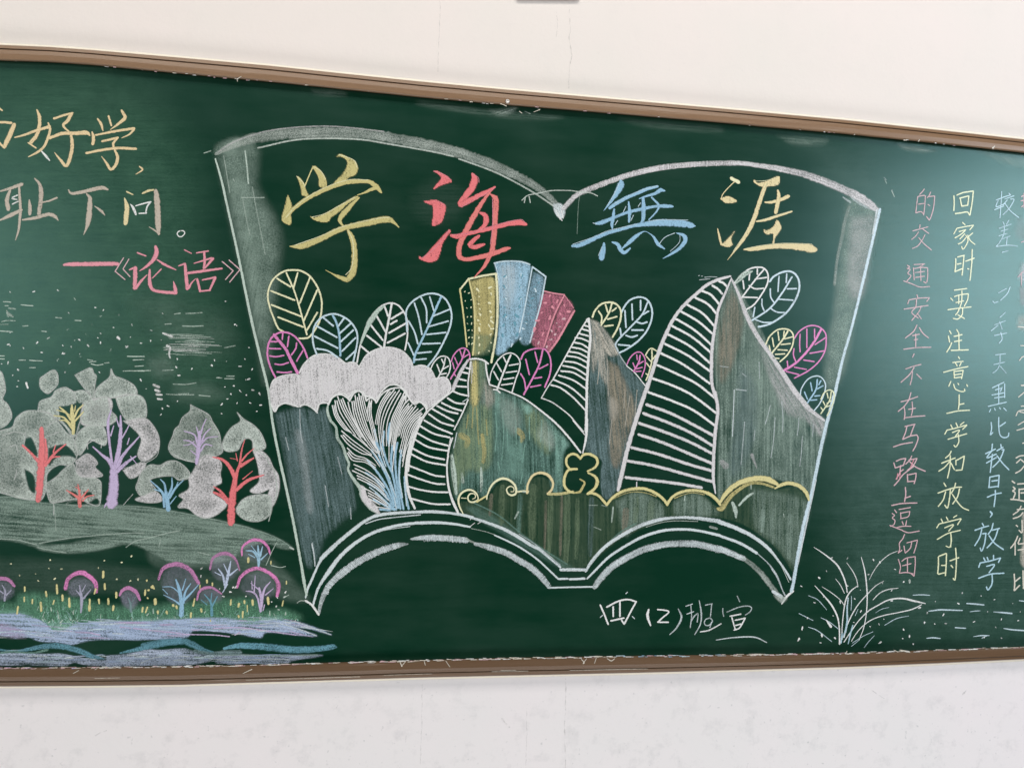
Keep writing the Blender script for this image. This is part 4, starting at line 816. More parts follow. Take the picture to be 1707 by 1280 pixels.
part('chalk_comma', 'orange chalk comma after the first line', 3); T(*FA)
V('orange', '1240 575 14 1266 605 18 1208 645 7')
part('chalk_character', 'beige chalk character 耻 in the quotation', 3); T(*FA)
V('beige', '-30 800 14 0 795 16 90 770 30 195 732 34 / 90 785 24 62 870 44 75 955 40 / 170 755 22 175 850 26 182 950 28 175 1050 26 165 1140 22 138 1228 9 / -40 1070 14 0 1052 16 90 1010 40 190 962 30')
S('white', 14, '110 850 155 830 / 108 862 150 868 / 110 910 160 885', .9)
V('beige', '260 872 14 265 940 40 265 998 32 / 308 682 14 350 730 30 365 800 44 360 900 44 345 995 38 / 385 892 14 440 880 18 505 853 20 / 200 1050 16 320 1030 34 430 1000 36 490 1020 34 518 1055 8')
part('chalk_character', 'beige chalk character 下 in the quotation', 3); T(*FA)
V('beige', '608 782 12 640 815 28 760 795 34 900 765 40 958 780 18 / 768 818 12 800 860 42 795 960 54 785 1060 50 765 1130 24 743 1182 7 / 842 928 8 900 970 28 932 1008 10')
part('chalk_character', 'beige chalk character 问 ending the quotation', 3); T(*FB)
V('cream', '60 372 16 115 398 12 / 40 430 12 60 500 44 58 580 50 48 655 42 / 200 388 16 250 365 24 300 355 16')
V('beige', '318 365 40 330 450 56 335 560 60 340 680 54 345 752 20 / 350 745 22 300 710 14 260 686 7')
V('white', '95 485 10 120 520 28 142 575 18 / 140 498 12 200 480 14 275 462 16 / 270 465 18 240 510 16 230 565 14 / 235 562 14 170 566 14', .95)
part('chalk_full_stop', 'small white chalk ring ending the quotation', 3); T(*FB)
S('white', 11, '540 718 515 730 510 752 525 770 545 772 565 758 576 738 565 722 540 718')
part('chalk_dash', 'rose chalk dash before the book name', 3); T(*FC)
V('rose', '85 320 22 140 314 36 300 312 42 450 310 42 548 310 36')
part('chalk_bracket', 'rose chalk opening double bracket', 3); T(*FC)
L_('pinkt', 11, '600 258 527 375 612 445 / 645 270 595 355 655 420')
part('chalk_character', 'rose chalk character 论', 3); T(*FC)
V('rose', '720 215 16 792 242 14 / 650 362 14 700 340 22 / 700 345 38 700 430 42 695 520 36 / 705 520 30 750 460 24 802 405 8 / 875 162 30 885 210 44 860 270 40 800 330 26 738 372 7 / 890 275 14 960 320 24 1052 362 10 / 925 355 14 850 432 12 / 825 362 20 825 460 36 850 530 30 930 552 28 1045 560 32 / 1052 562 30 1045 520 34 1030 462 8')
part('chalk_character', 'rose chalk character 语', 3); T(*FC)
V('rose', '1125 190 12 1185 220 10 / 1075 328 12 1130 308 20 / 1130 315 26 1140 420 34 1150 525 34 / 1160 520 26 1190 470 14 1222 438 7 / 1230 216 14 1330 200 16 / 1295 205 22 1300 290 26 1290 348 20 / 1208 306 10 1360 260 20 / 1370 265 28 1300 348 16 / 1155 390 26 1300 370 26 1448 350 18 / 1235 442 22 1260 545 26 / 1280 450 14 1392 425 20 / 1390 430 28 1345 532 20 / 1348 537 16 1268 545 16')
part('chalk_bracket', 'rose chalk closing double bracket', 3); T(*FC)
L_('pinkt', 11, '1450 290 1545 370 1480 445 / 1510 278 1603 360 1515 468')

# ================================================================== woodland, lower left
EXT = -160   # the scene runs on past the left edge of the photo
FG = (0, 600, 4.923); FH = (120, 600, 4.923); FI = (270, 660, 5.565)
part('chalk_hill', 'broad rubbed green grey chalk hill under the drawn trees', 0); T(0, 0, 1)
fill('dust', '-160 835 0 828 27 829 70 838 130 842 210 843 260 847 330 860 381 871 420 881 461 896 489 914 470 914 440 905 400 918 380 935 300 940 262 925 215 905 170 915 110 922 62 912 0 898 -160 890', .36, 5, 4, 'streak',
     holes=('66 908 80 903 120 897 170 893 230 891 170 895 120 905 80 909',))
fill('dust', '-160 835 0 828 27 829 70 838 130 842 210 843 330 860 420 881 485 912 440 898 380 885 300 872 200 866 100 862 0 852 -160 855', .26, 8, 6, 'streak')
fill('dust', '90 868 200 858 330 866 440 888 430 900 330 888 210 884 120 892 70 900', .22, 8, 8, 'streak')
fill('dust', '62 908 110 912 170 906 230 898 330 890 400 892 300 905 215 906 170 915 110 922 66 916', .3, 4, 172, 'streak')
fill('dust', '240 900 420 915 500 975 516 1002 470 1000 420 970 380 950 260 945', .16, 14, 20)
fill('dust', '-100 925 100 930 280 950 430 960 400 1000 200 990 -100 985', .07, 20, 0)
S('celadon', 2, '62 912 80 916 110 921 / 210 912 225 902 250 896 280 888 300 884 / 0 898 30 900 62 908 / 66 905 120 896 200 889 240 888 / 330 920 350 925 / 90 842 92 862 93 884 / 265 910 268 900', .5)
S('dust', 1.5, '0 828 27 829 70 838 130 842 210 843 260 847 330 860 381 871 420 881 461 896 489 914', .5)
S('grey', 3, '483 912 489 915', .8)
part('chalk_meadow', 'loose green chalk scribble along the far bank', 1, kind='stuff'); T(0, 0, 1)
fill('green', '60 985 130 995 200 1008 330 1000 420 995 440 1015 470 1012 505 1030 440 1045 250 1040 150 1042 90 1052 70 1040 30 1015 30 990', .50, 16, 85, 'side')
fill('mint', '-60 1018 30 1016 80 1036 150 1036 250 1030 400 1030 470 1026 440 1040 250 1046 130 1048 90 1056 60 1048 20 1032 -60 1030', .7, 7, 85, 'soft')
fill('green', '-150 1000 0 1000 60 1010 80 1050 40 1040 -150 1040', .4, 14, 85, 'side')
for i in range(430):
    x = random.uniform(-150, 500) if i % 3 else random.uniform(60, 130); y = 1033 + random.gauss(0, 9) + (4 if x < 300 else 0); a = random.uniform(-2.4, -.7); l = random.uniform(2.5, 8)
    V(random.choice(['mint', 'green', 'celadon', 'teal', 'mint']), '%g %g %g %g %g %g' % (x, y, random.uniform(1.2, 3.2), x + l * math.cos(a), y + l * math.sin(a), 1.0), random.uniform(.5, 1.15))
part('chalk_river', 'lilac and pale blue chalk river bands above the bottom frame rail', 2); T(0, 1000, 5.69)
fill('water', '-800 140 0 130 200 130 400 200 480 270 560 300 700 240 900 210 1200 200 1500 215 1800 225 1800 330 1707 360 1450 370 1100 370 850 380 680 420 560 400 380 390 250 340 150 360 0 340 -800 330', .85, 3, 3, 'streak')
fill('violet', '-200 210 0 215 150 260 250 340 150 355 0 335 -200 330', .4, 6, 8, 'side')
fill('wave', '-800 490 0 500 200 500 420 510 600 510 800 550 1000 570 1200 530 1400 510 1707 480 1707 612 1480 600 1400 618 1300 622 1000 622 800 612 700 590 600 622 300 615 250 590 180 615 -800 620', .55, 2, 2, 'streak')
T(200, 980, 4.492)
fill('water', '-100 250 200 245 400 235 600 225 800 225 950 250 1000 250 1150 235 1300 245 1450 290 1585 348 1400 300 1250 268 1400 325 1475 356 1325 352 1100 330 1050 372 900 345 700 322 530 322 370 352 200 385 0 382 -100 350', .8, 3, 3, 'streak')
fill('wave', '-100 505 60 490 200 460 330 462 480 450 600 488 700 500 850 495 1100 500 1480 498 1490 512 1300 540 1240 562 1000 562 730 560 720 530 640 555 500 575 300 575 0 582 -100 585', .48, 2, 2, 'streak')
S('violet', 10, '100 300 230 315 360 330 500 345 700 350 820 362 / 0 290 80 300 / 700 300 900 295 1100 320 1320 350 / 860 350 900 330 / -300 320 -150 350', .9)
S('cool', 8, '1240 265 1300 250 1400 280 1500 320 1580 348 / 1050 270 1180 262 1350 310 1470 356 / 730 535 900 540 1100 530 1270 535 / 160 560 260 520 400 505 520 512', .7)
S('dust', 12, '700 500 900 500 1200 505 1480 498 / 560 515 700 520', .5)
T(0, 0, 1)
for i in range(150):
    x = random.uniform(-140, 520); f = (x - 60) / 400.0; yc = 1046 + 8 * math.sin(x / 55.0 + 1.4) * (x < 200) + 3 * math.sin(x / 90.0)
    y = yc + random.gauss(0, 7.5); l = random.uniform(12, 60); sl = random.uniform(-.06, .07) + (.12 if 20 < x < 70 else 0) + (.2 if x > 440 else 0)
    if x + l > 555: continue
    V(random.choice(['wave', 'ice', 'violet', 'cool', 'water', 'wave']), '%g %g %g %g %g %g %g %g .6' % (x, y, random.uniform(.8, 1.6), x + l / 2, y + sl * l / 2 + random.uniform(-1, 1), random.uniform(1.2, 3.2), x + l, y + sl * l), random.uniform(.35, .85), 'side')
for i in range(70):
    x = random.uniform(-140, 480); l = random.uniform(10, 46); y = 1098 + random.gauss(0, 4.5)
    V(random.choice(['wave', 'ice', 'cool', 'water']), '%g %g 1 %g %g %g %g %g .6' % (x, y, x + l / 2, y - 1, random.uniform(1.4, 4), x + l, y + random.uniform(-2, 1)), random.uniform(.4, .8), 'side')
part('river_wave', 'teal blue chalk wave lines in the river', 3); T(0, 1000, 5.69)
V('sea', '-500 470 50 -200 440 50 0 470 26 150 480 22 300 460 44 450 435 60 600 440 62 750 480 62 870 530 52 985 556 16 / 1140 500 16 1300 465 46 1500 420 66 1707 385 66', .62, 'side')
V('teal', '-100 520 20 100 490 26 300 500 20 450 470 30', .5)
T(200, 980, 4.492)
V('sea', '170 428 42 330 402 56 480 400 54 560 430 54 620 460 40 700 482 20', .55, 'side')
V('sea', '780 452 24 900 430 46 1100 440 62 1300 460 58 1500 452 48 1600 436 44 1618 440 20', .72, 'side')
V('slate', '560 470 30 680 490 34 800 480 40 900 480 40', .5, 'side')

def tree(label, frame, crowns, holes, trunkcol, trunk, branches, bw, den=.72):
    o = part('chalk_tree', label, 1); T(*frame)
    for ci, c in enumerate(crowns):
        fill('lilac' if ci % 2 else 'grey', c, den * 1.15, 3.0, 60, 'soft', holes=holes, rimlit=(.55, 9))
        pts = c.split()
        S('white', 8, ' '.join(pts + pts[:2]), .42)
    if trunk or branches:
        part('trunk', None, 3, parent=o); T(*frame)
        if trunk: V(trunkcol, trunk, 1.15)
        if branches: V(trunkcol, branches, 1.05)
tree('grey chalk tree crowns cut off by the left edge of the photo', FG, ['-260 420 -200 150 -100 60 0 90 30 150 45 250 20 320 60 360 95 440 80 500 0 560 -260 620'], (), 'red', '', '', 10)
tree('grey chalk tree with a thick red trunk at far left', FG, ['-200 640 0 580 100 550 130 480 200 425 280 415 380 430 470 500 540 590 600 640 640 760 580 860 480 860 390 930 380 1050 345 1140 290 1150 150 1130 0 1090 -200 1080'],
     ('210 640 262 640 310 760 290 790 200 700', '395 725 520 690 600 750 628 810 570 790 470 800 400 870', '200 890 280 950 290 1090 240 1060 210 960'), 'red',
     '340 560 36 345 700 56 340 850 70 330 980 70 315 1150 52', '186 700 20 250 760 24 325 840 34 / 372 650 16 382 760 26 372 850 32 / 540 690 12 450 765 24 370 865 34 / 455 700 10 438 755 14 / 490 792 12 430 800 16 380 850 20', 20, .66)
tree('grey chalk tree with a small yellow trunk', FG, ['310 420 330 340 420 305 460 250 540 225 600 260 680 250 740 290 770 330 870 300 900 400 960 480 870 540 700 530 660 500 620 620 590 620 530 540 450 470 390 430'],
     ('480 380 560 370 620 350 620 320 650 350 690 360 660 500 620 610 530 520 490 470',), 'yellow',
     '600 605 24 600 520 42 592 450 38 590 370 16', '580 490 22 540 430 20 490 388 12 / 580 530 20 520 470 18 442 456 10 / 610 470 22 640 410 18 682 368 10 / 615 500 20 685 425 10 / 590 560 16 540 500 14 488 494 8 / 570 450 14 520 425 12 465 410 8 / 612 420 14 620 375 8', 18, .7)
tree('small grey chalk leaf shape above the yellow trunked tree', FG, ['330 150 430 85 470 110 475 190 440 240 390 275 340 240 325 200'], (), 'red', '', '', 10, .7)
tree('small grey chalk leaf shape with a dark edge left of the tall crown', FG, ['615 125 740 65 770 110 790 130 780 200 765 320 740 280 690 230'], (), 'red', '', '', 10, .62)
tree('small grey chalk bush with a short red trunk', FG, ['370 1020 460 960 520 900 600 850 640 940 740 955 820 990 830 1060 815 1190 740 1180 640 1140 480 1165 410 1160', '620 830 720 770 800 840 780 880 840 950 690 962 640 930'],
     ('550 1070 620 1080 640 1120 600 1130', '680 1080 740 1080 760 1110 700 1130', '560 1165 640 1150 650 1190 700 1190 790 1130 800 1190 560 1190'), 'salmon',
     '655 1200 34 650 1120 38', '650 1135 28 600 1100 20 545 1068 10 / 655 1110 24 640 1020 10 / 668 1130 24 725 1062 10 / 680 1155 18 710 1122 16 772 1108 10 / 660 1070 12 620 1040 8', 16, .6)
tree('tall grey chalk tree with a pale violet trunk', FH, ['180 320 200 240 250 190 310 140 322 75 350 130 430 160 510 210 530 280 430 290 340 310', '90 350 180 320 300 310 330 380 280 500 260 540 100 535 70 480', '360 310 530 285 600 340 610 460 560 480 450 490 390 400', '430 505 590 480 660 530 715 640 700 750 600 830 540 780 570 650 500 560', '20 680 50 600 130 540 250 545 285 640 262 700 150 655 110 720 60 780', '420 905 540 850 605 850 560 930 480 970'], (), 'violet',
     '325 1180 104 340 1080 92 345 950 80 340 870 70', '340 880 50 300 820 40 260 790 26 172 712 12 / 330 850 24 310 700 22 295 520 26 322 408 10 / 318 620 16 342 540 10 / 360 860 50 390 700 40 400 560 30 398 458 14 / 375 870 40 420 780 30 552 628 12 / 370 912 40 450 840 30 525 788 12 / 410 640 16 440 590 14 468 535 8 / 385 545 14 365 480 10 / 455 690 14 470 640 10 / 280 1180 20 265 1210 8 / 480 790 10 530 850 6', 20, .72)
tree('grey chalk tree with a sky blue trunk', FH, ['540 1000 570 920 640 860 720 865 790 830 870 835 950 900 965 960 880 985 820 950 700 960 640 990 690 1070 640 1130 560 1110 525 1050', '600 1110 690 1080 740 1150 640 1170 520 1145'], (), 'blue',
     '790 1225 46 780 1140 40 770 1080 28', '780 1150 22 730 1070 20 645 990 8 / 770 1100 24 760 1020 18 725 978 8 / 790 1110 24 820 1040 20 820 965 8 / 800 1130 24 850 1050 20 915 985 8 / 805 1180 12 855 1118 8 / 757 1205 20 740 1090 18 675 1060 8 / 850 1050 14 870 1000 8', 18, .6)
tree('grey chalk tree with a slim violet trunk near the book', FI, ['265 80 300 100 430 170 470 240 530 340 550 450 560 520 480 560 400 540 340 580 300 610 200 590 110 560 60 480 100 370 120 310 160 270 190 200 260 140'], (), 'violet',
     '320 625 30 335 520 46 345 420 44 350 330 26', '325 440 22 300 360 18 205 325 10 / 322 470 22 260 420 16 200 410 10 / 340 360 18 320 285 10 / 360 350 20 380 280 14 410 212 8 / 370 420 22 400 350 16 452 298 10 / 360 450 22 420 390 16 518 375 8 / 360 510 20 400 450 18 465 460 10 / 310 540 14 262 502 8 / 300 420 12 250 450 12 200 458 8', 18, .52)
tree('grey chalk tree with bright red branching trunk beside the book edge', FI, ['700 155 760 215 850 270 920 350 962 470 900 510 850 520 840 420 790 390 740 430 700 500 600 510 560 460 590 370 650 290 730 230', '850 520 920 510 990 570 1030 660 1080 740 1085 870 1040 1000 1010 1010 985 920 1000 860 900 900 820 880 900 800 900 700 880 600',
      '690 1040 750 960 850 920 990 920 1020 1000 1000 1100 900 1160 780 1150 700 1090', '250 760 300 680 340 600 380 560 460 540 550 620 540 720 550 800 500 830 470 900 560 960 600 1010 520 1090 420 1130 330 1110 240 1040 150 1030 200 960 160 920 250 860'], (), 'red',
     '640 1175 74 645 1050 80 655 930 76 670 820 56 690 720 40', '680 760 50 630 660 40 560 590 30 470 566 10 / 690 720 36 730 620 24 / 720 640 24 740 500 16 768 405 7 / 740 600 24 790 540 16 855 485 7 / 730 650 38 790 610 30 850 575 14 / 690 870 40 800 780 34 945 732 12 / 610 960 26 540 880 26 478 838 10 / 620 990 40 560 930 40 478 892 20 / 700 600 12 685 530 7 / 750 770 12 840 695 6 / 700 590 8 632 575 6', 20, .8)
part('crown_edge', 'thin pale chalk arcs over the grey crowns', 1, kind='stuff'); T(*FG)
S('white', 7, '380 560 420 520 470 495 / 700 730 720 690 770 660 830 650 830 720 / 540 905 545 1035 / 210 590 200 680 180 720 / 80 710 130 700 150 760 / 440 1180 440 1270 / 600 850 640 940 / 360 640 480 590 / 20 620 120 590 200 610 / 120 980 140 900 / 480 260 560 240 600 262 620 330', .5)
T(*FH); S('white', 7, '345 310 400 290 470 280 530 290 / 420 500 500 485 560 470 / 130 730 130 690 170 660 240 650 240 720 / 420 1190 500 1100 / 430 885 520 870 580 820 / 600 850 700 780 715 660 / 150 255 120 260 / 800 840 760 860 730 890 / 560 570 500 540', .5)
T(*FI)
S('grey', 12, '890 510 960 560 1000 640 1040 700 1060 800 1065 900 1040 1000 / 990 1160 1010 1080 1012 1010', .6); S('white', 9, '400 1128 500 1090 585 1020 / 110 540 200 590 300 612', .6)

def bubble(label, frame, col, cap, body, bden, tcol, trunk):
    o = part('round_tree', label, 2); T(*frame)
    if body: fill('mauve', body, bden * .7, 6, 70, 'soft')
    part('cap', None, 2, parent=o); T(*frame); V(col, cap, .85, 'side')
    part('trunk', None, 3, parent=o); T(*frame); V(tcol, trunk, 1.0)
FL = (0, 820, 5.819); FMM = (240, 860, 6.096)
bubble('large dim plum capped round tree, leftmost of the group by the book', FMM, 'plum', '150 640 30 165 590 34 200 530 44 300 490 54 400 505 54 480 560 50 555 680 40', '180 700 200 580 300 510 430 520 530 640 550 740 400 900 250 850', .25, 'blue',
       '380 1005 60 380 880 50 360 750 40 325 645 16 / 400 880 30 420 770 24 475 685 10 / 410 850 30 480 780 20 555 695 8 / 370 900 24 300 850 16 200 800 8 / 350 770 16 280 720 12 190 718 8 / 390 750 16 425 635 8 / 240 790 10 190 740 8')
bubble('dim plum capped round tree in the middle of the group', FMM, 'plum', '670 540 24 700 430 30 780 385 40 860 385 42 930 440 30 972 550 18', '680 560 700 440 800 400 920 450 960 560 850 650 740 640', .25, 'wave',
       '825 725 26 850 620 34 870 520 24 882 455 10 / 820 700 24 800 600 24 755 535 12 / 870 600 24 952 535 10 / 850 570 16 810 485 8 / 800 775 12 850 690 12 / 780 600 14 720 570 8')
bubble('small round tree with bright pink cap and sky blue trunk, topmost', FMM, 'magenta', '995 400 18 1000 320 26 1060 262 32 1130 240 38 1200 255 34 1260 315 30 1282 385 18', '1010 400 1040 300 1130 260 1230 300 1270 400 1200 460 1080 450', .18, 'sky',
       '1165 508 24 1165 430 40 1158 300 14 / 1160 425 30 1110 360 24 1035 350 8 / 1180 405 28 1205 308 10 / 1190 440 20 1255 378 8 / 1150 380 16 1090 300 6 / 1125 420 12 1060 385 8')
bubble('large round tree with thick magenta cap nearest the book corner', FMM, 'magenta', '945 725 26 980 625 36 1060 555 42 1160 530 42 1270 575 42 1345 645 46 1368 720 50 1352 812 34', '980 740 1010 640 1120 580 1260 600 1330 720 1290 820 1180 860 1060 800', .20, 'violet',
       '1185 965 30 1195 850 40 1170 730 24 / 1180 950 20 1150 820 20 1100 770 20 1035 760 8 / 1120 770 16 1130 605 8 / 1200 850 30 1225 740 24 1285 665 8 / 1235 800 16 1315 735 8 / 1160 740 16 1085 680 8 / 1225 900 14 1210 960 10 / 1100 740 12 1095 660 8')
bubble('small dim round tree between the two larger plum ones', FMM, 'plum', '540 850 24 560 770 30 620 730 40 700 730 30 790 790 16', '560 860 600 760 720 740 790 800 760 870 640 890', .3, 'sea',
       '690 1005 34 680 880 26 615 795 10 / 690 920 24 745 815 10 / 680 860 14 690 780 8 / 640 900 14 580 850 8')
bubble('pink capped round tree with a thin grey trunk', FL, 'magenta', '636 935 44 655 850 40 720 798 44 800 782 54 880 830 52 930 890 46 935 970 30', '650 940 700 860 820 840 920 920 820 1000 690 1000', .35, 'mauve',
       '785 1165 20 792 1040 34 770 905 14 / 810 1030 26 880 945 8 / 780 1000 18 738 950 8 / 800 960 14 830 900 8')
bubble('small magenta capped round tree at left centre', FL, 'plum', '1160 1000 22 1190 950 36 1250 930 46 1320 970 42 1358 1045 26', '1170 1010 1250 950 1340 1030 1280 1140 1200 1090', .4, 'slate', '1270 1160 26 1265 1080 22 1240 1020 8 / 1275 1080 16 1310 1020 8')
bubble('pink and violet round tree cut by the left edge of the photo', FL, 'plum', '-120 920 40 -80 850 40 0 838 44 80 850 44 140 910 30', '-80 900 0 860 110 900 130 980 60 1040 -60 1020', .35, 'mauve', '45 1050 24 50 960 22 20 900 8 / 60 1000 18 110 950 8 / 30 980 16 -20 940 8')
bubble('pink and violet round tree fading out beyond the left edge', (-140, 830, 5.819), 'plum', '240 980 30 300 900 40 380 890 44 460 930 40', '250 980 380 910 450 980 380 1060', .3, 'mauve', '380 1080 22 380 980 20 350 930 8')
part('chalk_dabs', 'scattered yellow chalk dabs among the small round trees', 4, kind='stuff'); T(*FL)
dots('paley', '485 660 475 740 595 745 105 695 190 810 345 792 372 860 530 840 955 735 1130 845 1262 862 1340 850 1422 855 1275 620 1178 682 1010 665', 1.9)
V('yellow', '550 900 22 555 980 26 / 445 965 22 452 1010 22 / 605 1000 24 608 1050 24 / 670 1030 22 675 1110 28 / 525 1050 18 515 1085 16 / 395 1070 24 400 1150 26 / 240 920 20 240 960 18 / 235 1020 18 235 1060 16 / 315 1040 18 312 1080 16 / 175 1110 20 165 1180 18 / 1002 770 26 1000 825 28 / 1015 890 22 1018 940 24 / 1128 975 26 1128 1020 26 / 870 1040 22 870 1090 20 / 868 1100 30 868 1145 30 / 958 1040 22 962 1080 18 / 1050 1035 24 1052 1085 26 / 1100 1105 26 1095 1145 22 / 1410 950 20 1405 1000 18 / 1480 910 26 1495 935 20 / 1505 1040 34 1505 1085 30 / 1430 1115 18 1415 1165 14 / 1385 1120 20 1380 1160 20 / 1435 950 16 1445 945 14 / 1432 1025 16 1435 1030 16 / 930 940 24 915 985 16', 1.05)
T(*FMM)
V('yellow', '30 650 20 28 660 18 / 80 720 34 85 725 28 / 45 755 20 50 750 18 / 12 770 26 10 800 22 / 35 830 20 38 832 20 / 115 850 34 120 890 26 / 295 905 34 300 910 28 / 330 915 28 335 935 24 / 140 965 26 142 990 20 / 230 970 30 235 990 20 / 30 940 18 15 980 14 / 515 840 18 500 910 22 / 1060 425 26 1060 465 28 / 1290 460 18 1290 485 18 / 640 650 22 640 675 22 / 695 680 20 695 705 18 / 885 850 20 880 900 22 / 1020 860 24 1022 885 22 / 1102 855 28 1106 900 26 / 1258 830 32 1265 890 28 / 965 890 28 960 920 26 / 1050 905 14 1050 970 12 / 1005 970 22 1002 1030 20 / 960 1010 24 965 1025 22 / 1415 860 16 1405 910 18 / 1448 660 16 1448 690 14 / 580 945 28 585 970 24 / 478 985 26 475 1030 20 / 570 700 14 568 740 12 / 675 1055 16 675 1070 14', 1.0)
dots('white', '585 530 905 725 880 770 770 740 930 722 1440 770 1345 915 1370 950 1430 820 1300 870 1035 815 805 815 1355 830 578 612', 1.7)
S('celadon', 9, '1350 265 1300 360 1240 500 / 1470 800 1420 830 / 1290 500 1380 520 1440 510', .7)
# ------------------------------------------------------------------ sky above the woodland
part('chalk_snow', 'small white chalk dabs scattered over the drawn sky', 2, kind='stuff'); T(0, 480, 7.111)
dots('white', '118 48 398 45 688 30 572 595 440 650 98 670 120 685 278 712 495 765 745 685 845 700 740 775 760 780 945 785 825 890 770 1000 1178 1000 215 970 150 1035 218 1100 202 1170 1195 540 1160 592 1192 650 1045 685 940 615 1405 598 1545 585 1490 690 1505 700 1345 470 1565 440 1672 655 1668 1090 1225 265 1130 232 815 298 120 530 95 890 20 900', 1.7)
V('white', '310 1125 28 330 1185 24 / 1395 585 36 1415 605 30', 1.1)
S('celadon', 14, '250 200 320 208 390 212 / 40 165 80 165 130 170 / 60 212 100 212 / 270 452 330 448 / 495 512 550 518 / 225 855 300 855 / 350 858 420 862 500 865 / 350 945 420 945 / 1080 900 1150 915 1220 905 / 1060 880 1140 870 / 1240 890 1290 885 / 890 385 960 388 / 660 350 730 358 / 1510 810 1600 812 1707 812 / 1580 852 1707 850 / 1460 985 1560 982 1707 985 / 20 400 80 388 180 390 / 0 432 100 432 / 0 510 150 520 / 0 840 50 842 / 0 805 50 805 / 1040 850 1100 862', .75, 'side')
dots('celadon', '885 130 1090 435 1018 550 885 620 800 495 955 815 1310 740 690 845 680 860 1195 335 1410 320', 1.6, .6)
V('celadon', '80 270 20 100 330 40 / 100 240 20 180 250 24 / 90 300 40 150 340 30', .4, 'side')
T(220, 480, 5.818)
dots('white', '185 412 180 515 88 535 285 505 340 565 440 690 430 770 580 785 455 848 85 892 138 978 800 702 775 752 915 712 1047 760 1095 690 1165 790 1105 890 1130 885 1050 1000 960 1030 1110 1040 1172 990 1238 1028 925 1075 985 950 900 960 1020 1115 1148 1115 1248 1135 870 1128 870 1218 1210 1195 1135 578 1000 355 1015 365 298 248 905 130 280 1228 295 1170 350 1145 440 1098 840 868', 1.7)
S('celadon', 12, '410 255 470 245 / 520 248 600 245 680 240 / 320 352 380 348 / 490 370 600 372 690 368 / 400 932 520 935 620 920 / 330 1030 450 1035 600 1035 / 0 665 120 665 / 10 700 100 695 / 30 760 110 755 / 0 805 180 800 / 820 870 870 872 / 900 880 990 880 / 920 855 990 855 / 300 800 400 795 / 450 1028 550 1025 / 650 1040 760 1050 / 900 580 1000 560', .6, 'side')
for i in range(26):
    y = 450 + i * 8.0; x0 = random.uniform(300, 560); x1 = random.uniform(640, 880) if 480 < y < 640 else random.uniform(500, 780)
    V(random.choice(['white', 'celadon', 'celadon']), '%g %g 7 %g %g %g %g %g 5' % (x0, y, (x0 + x1) / 2, y + random.uniform(-3, 5), random.uniform(5, 11), x1, y + random.uniform(2, 14)), random.uniform(.25, .62), 'side')
V('white', '210 940 30 260 960 34 / 230 990 34 270 1000 26 / 240 1030 30 290 1035 20 / 250 1075 24 290 1080 20 / 340 560 30 370 580 24 360 640 20 370 680 16 / 300 440 20 390 470 30', .7, 'side')
fill('dust', '250 60 420 70 640 200 900 260 1000 480 900 620 600 700 380 640 250 450 60 200 0 120', .08, 70, 0, cell=5)
fill('dust', '130 660 350 650 420 760 400 860 250 880 150 780', .16, 30, 0, cell=4)
fill('dust', '400 930 700 900 900 1000 860 1080 600 1110 400 1080', .12, 30, 0, cell=4)
# ================================================================== signature
part('chalk_character', 'white chalk character 四 opening the signature', 3); T(980, 980, 5.334)
S('white', 17, '110 150 145 230 180 320 / 168 168 260 120 350 100 430 120 / 430 120 385 200 325 315 / 225 165 225 250 / 285 122 285 250 / 205 290 320 265 / 322 318 300 285')
S('cool', 10, '110 260 130 240 / 395 250 415 270 / 338 48 352 35', .9)
part('chalk_numeral', 'white chalk numeral 2 in round brackets', 3); T(980, 980, 5.334)
V('white', '540 190 18 530 250 28 558 332 14'); S('white', 15, '620 190 680 195 720 212 660 265 622 302 / 622 302 715 302')
V('cool', '803 182 8 832 260 20 790 350 16 728 412 9', .6)
part('chalk_character', 'faint white chalk character 班 in the signature', 3); T(980, 980, 5.334)
S('cool', 11, '870 160 930 140 / 915 150 922 250 910 350 / 880 230 940 208 / 920 292 950 240 / 935 262 978 225 972 300 / 1045 150 1105 138 / 1100 145 1095 200 1090 250 / 1090 262 1045 280 1038 320 1075 330 1108 292 1085 262 / 1100 300 1085 350', .7)
V('cool', '990 110 9 1008 220 16 1000 320 12 950 412 9', .65); V('white', '1000 388 12 1080 372 14 1185 315 12', .9)
part('chalk_character', 'faint white chalk character 宣 ending the signature', 3); T(980, 980, 5.334)
S('cool', 11, '1328 70 1350 120 / 1200 180 1200 215 1208 250 / 1235 212 1340 170 1420 158 1455 175 1440 210 1400 238', .6)
S('white', 14, '1265 248 1360 230 / 1280 260 1300 330 1310 365 / 1310 285 1400 265 / 1398 268 1350 350 1300 372 / 1315 330 1360 318', .95)
part('chalk_underline', 'thin white chalk stroke under the signature', 3); T(980, 980, 5.334)
V('cool', '1140 460 8 1300 438 12 1480 435 14 1590 482 9', .75)
# ================================================================== right hand writing, read top to bottom
def char(label, frame, col, w, s, den=1.0, extra=None):
    part('chalk_character', label, 3); T(*frame); S(col, w, s, den * 1.25)
    if extra: S(*extra)
P_ = 'pink chalk character %s in the pink column'
AO = (1490, 300, 8.0); AP = (1480, 440, 7.53); AQ = (1480, 590, 7.53); AR = (1470, 740, 7.53); AS_ = (1460, 850, 8.533)
char(P_ % '的', AO, 'pinkt', 15, '405 125 380 160 345 195 / 318 225 305 330 292 440 / 325 222 400 208 425 220 / 420 220 412 340 398 470 / 330 325 400 315 / 300 440 360 425 395 455 / 490 165 470 210 445 240 / 470 225 540 215 / 545 220 530 370 500 480 475 538 / 470 535 435 490 / 455 330 480 345', .8)
char(P_ % '交', AO, 'pinkt', 15, '255 682 350 655 455 628 / 350 600 345 640 / 330 695 290 750 238 795 / 385 655 430 690 465 715 / 415 735 380 800 320 880 248 915 / 330 770 400 850 500 935', .8)
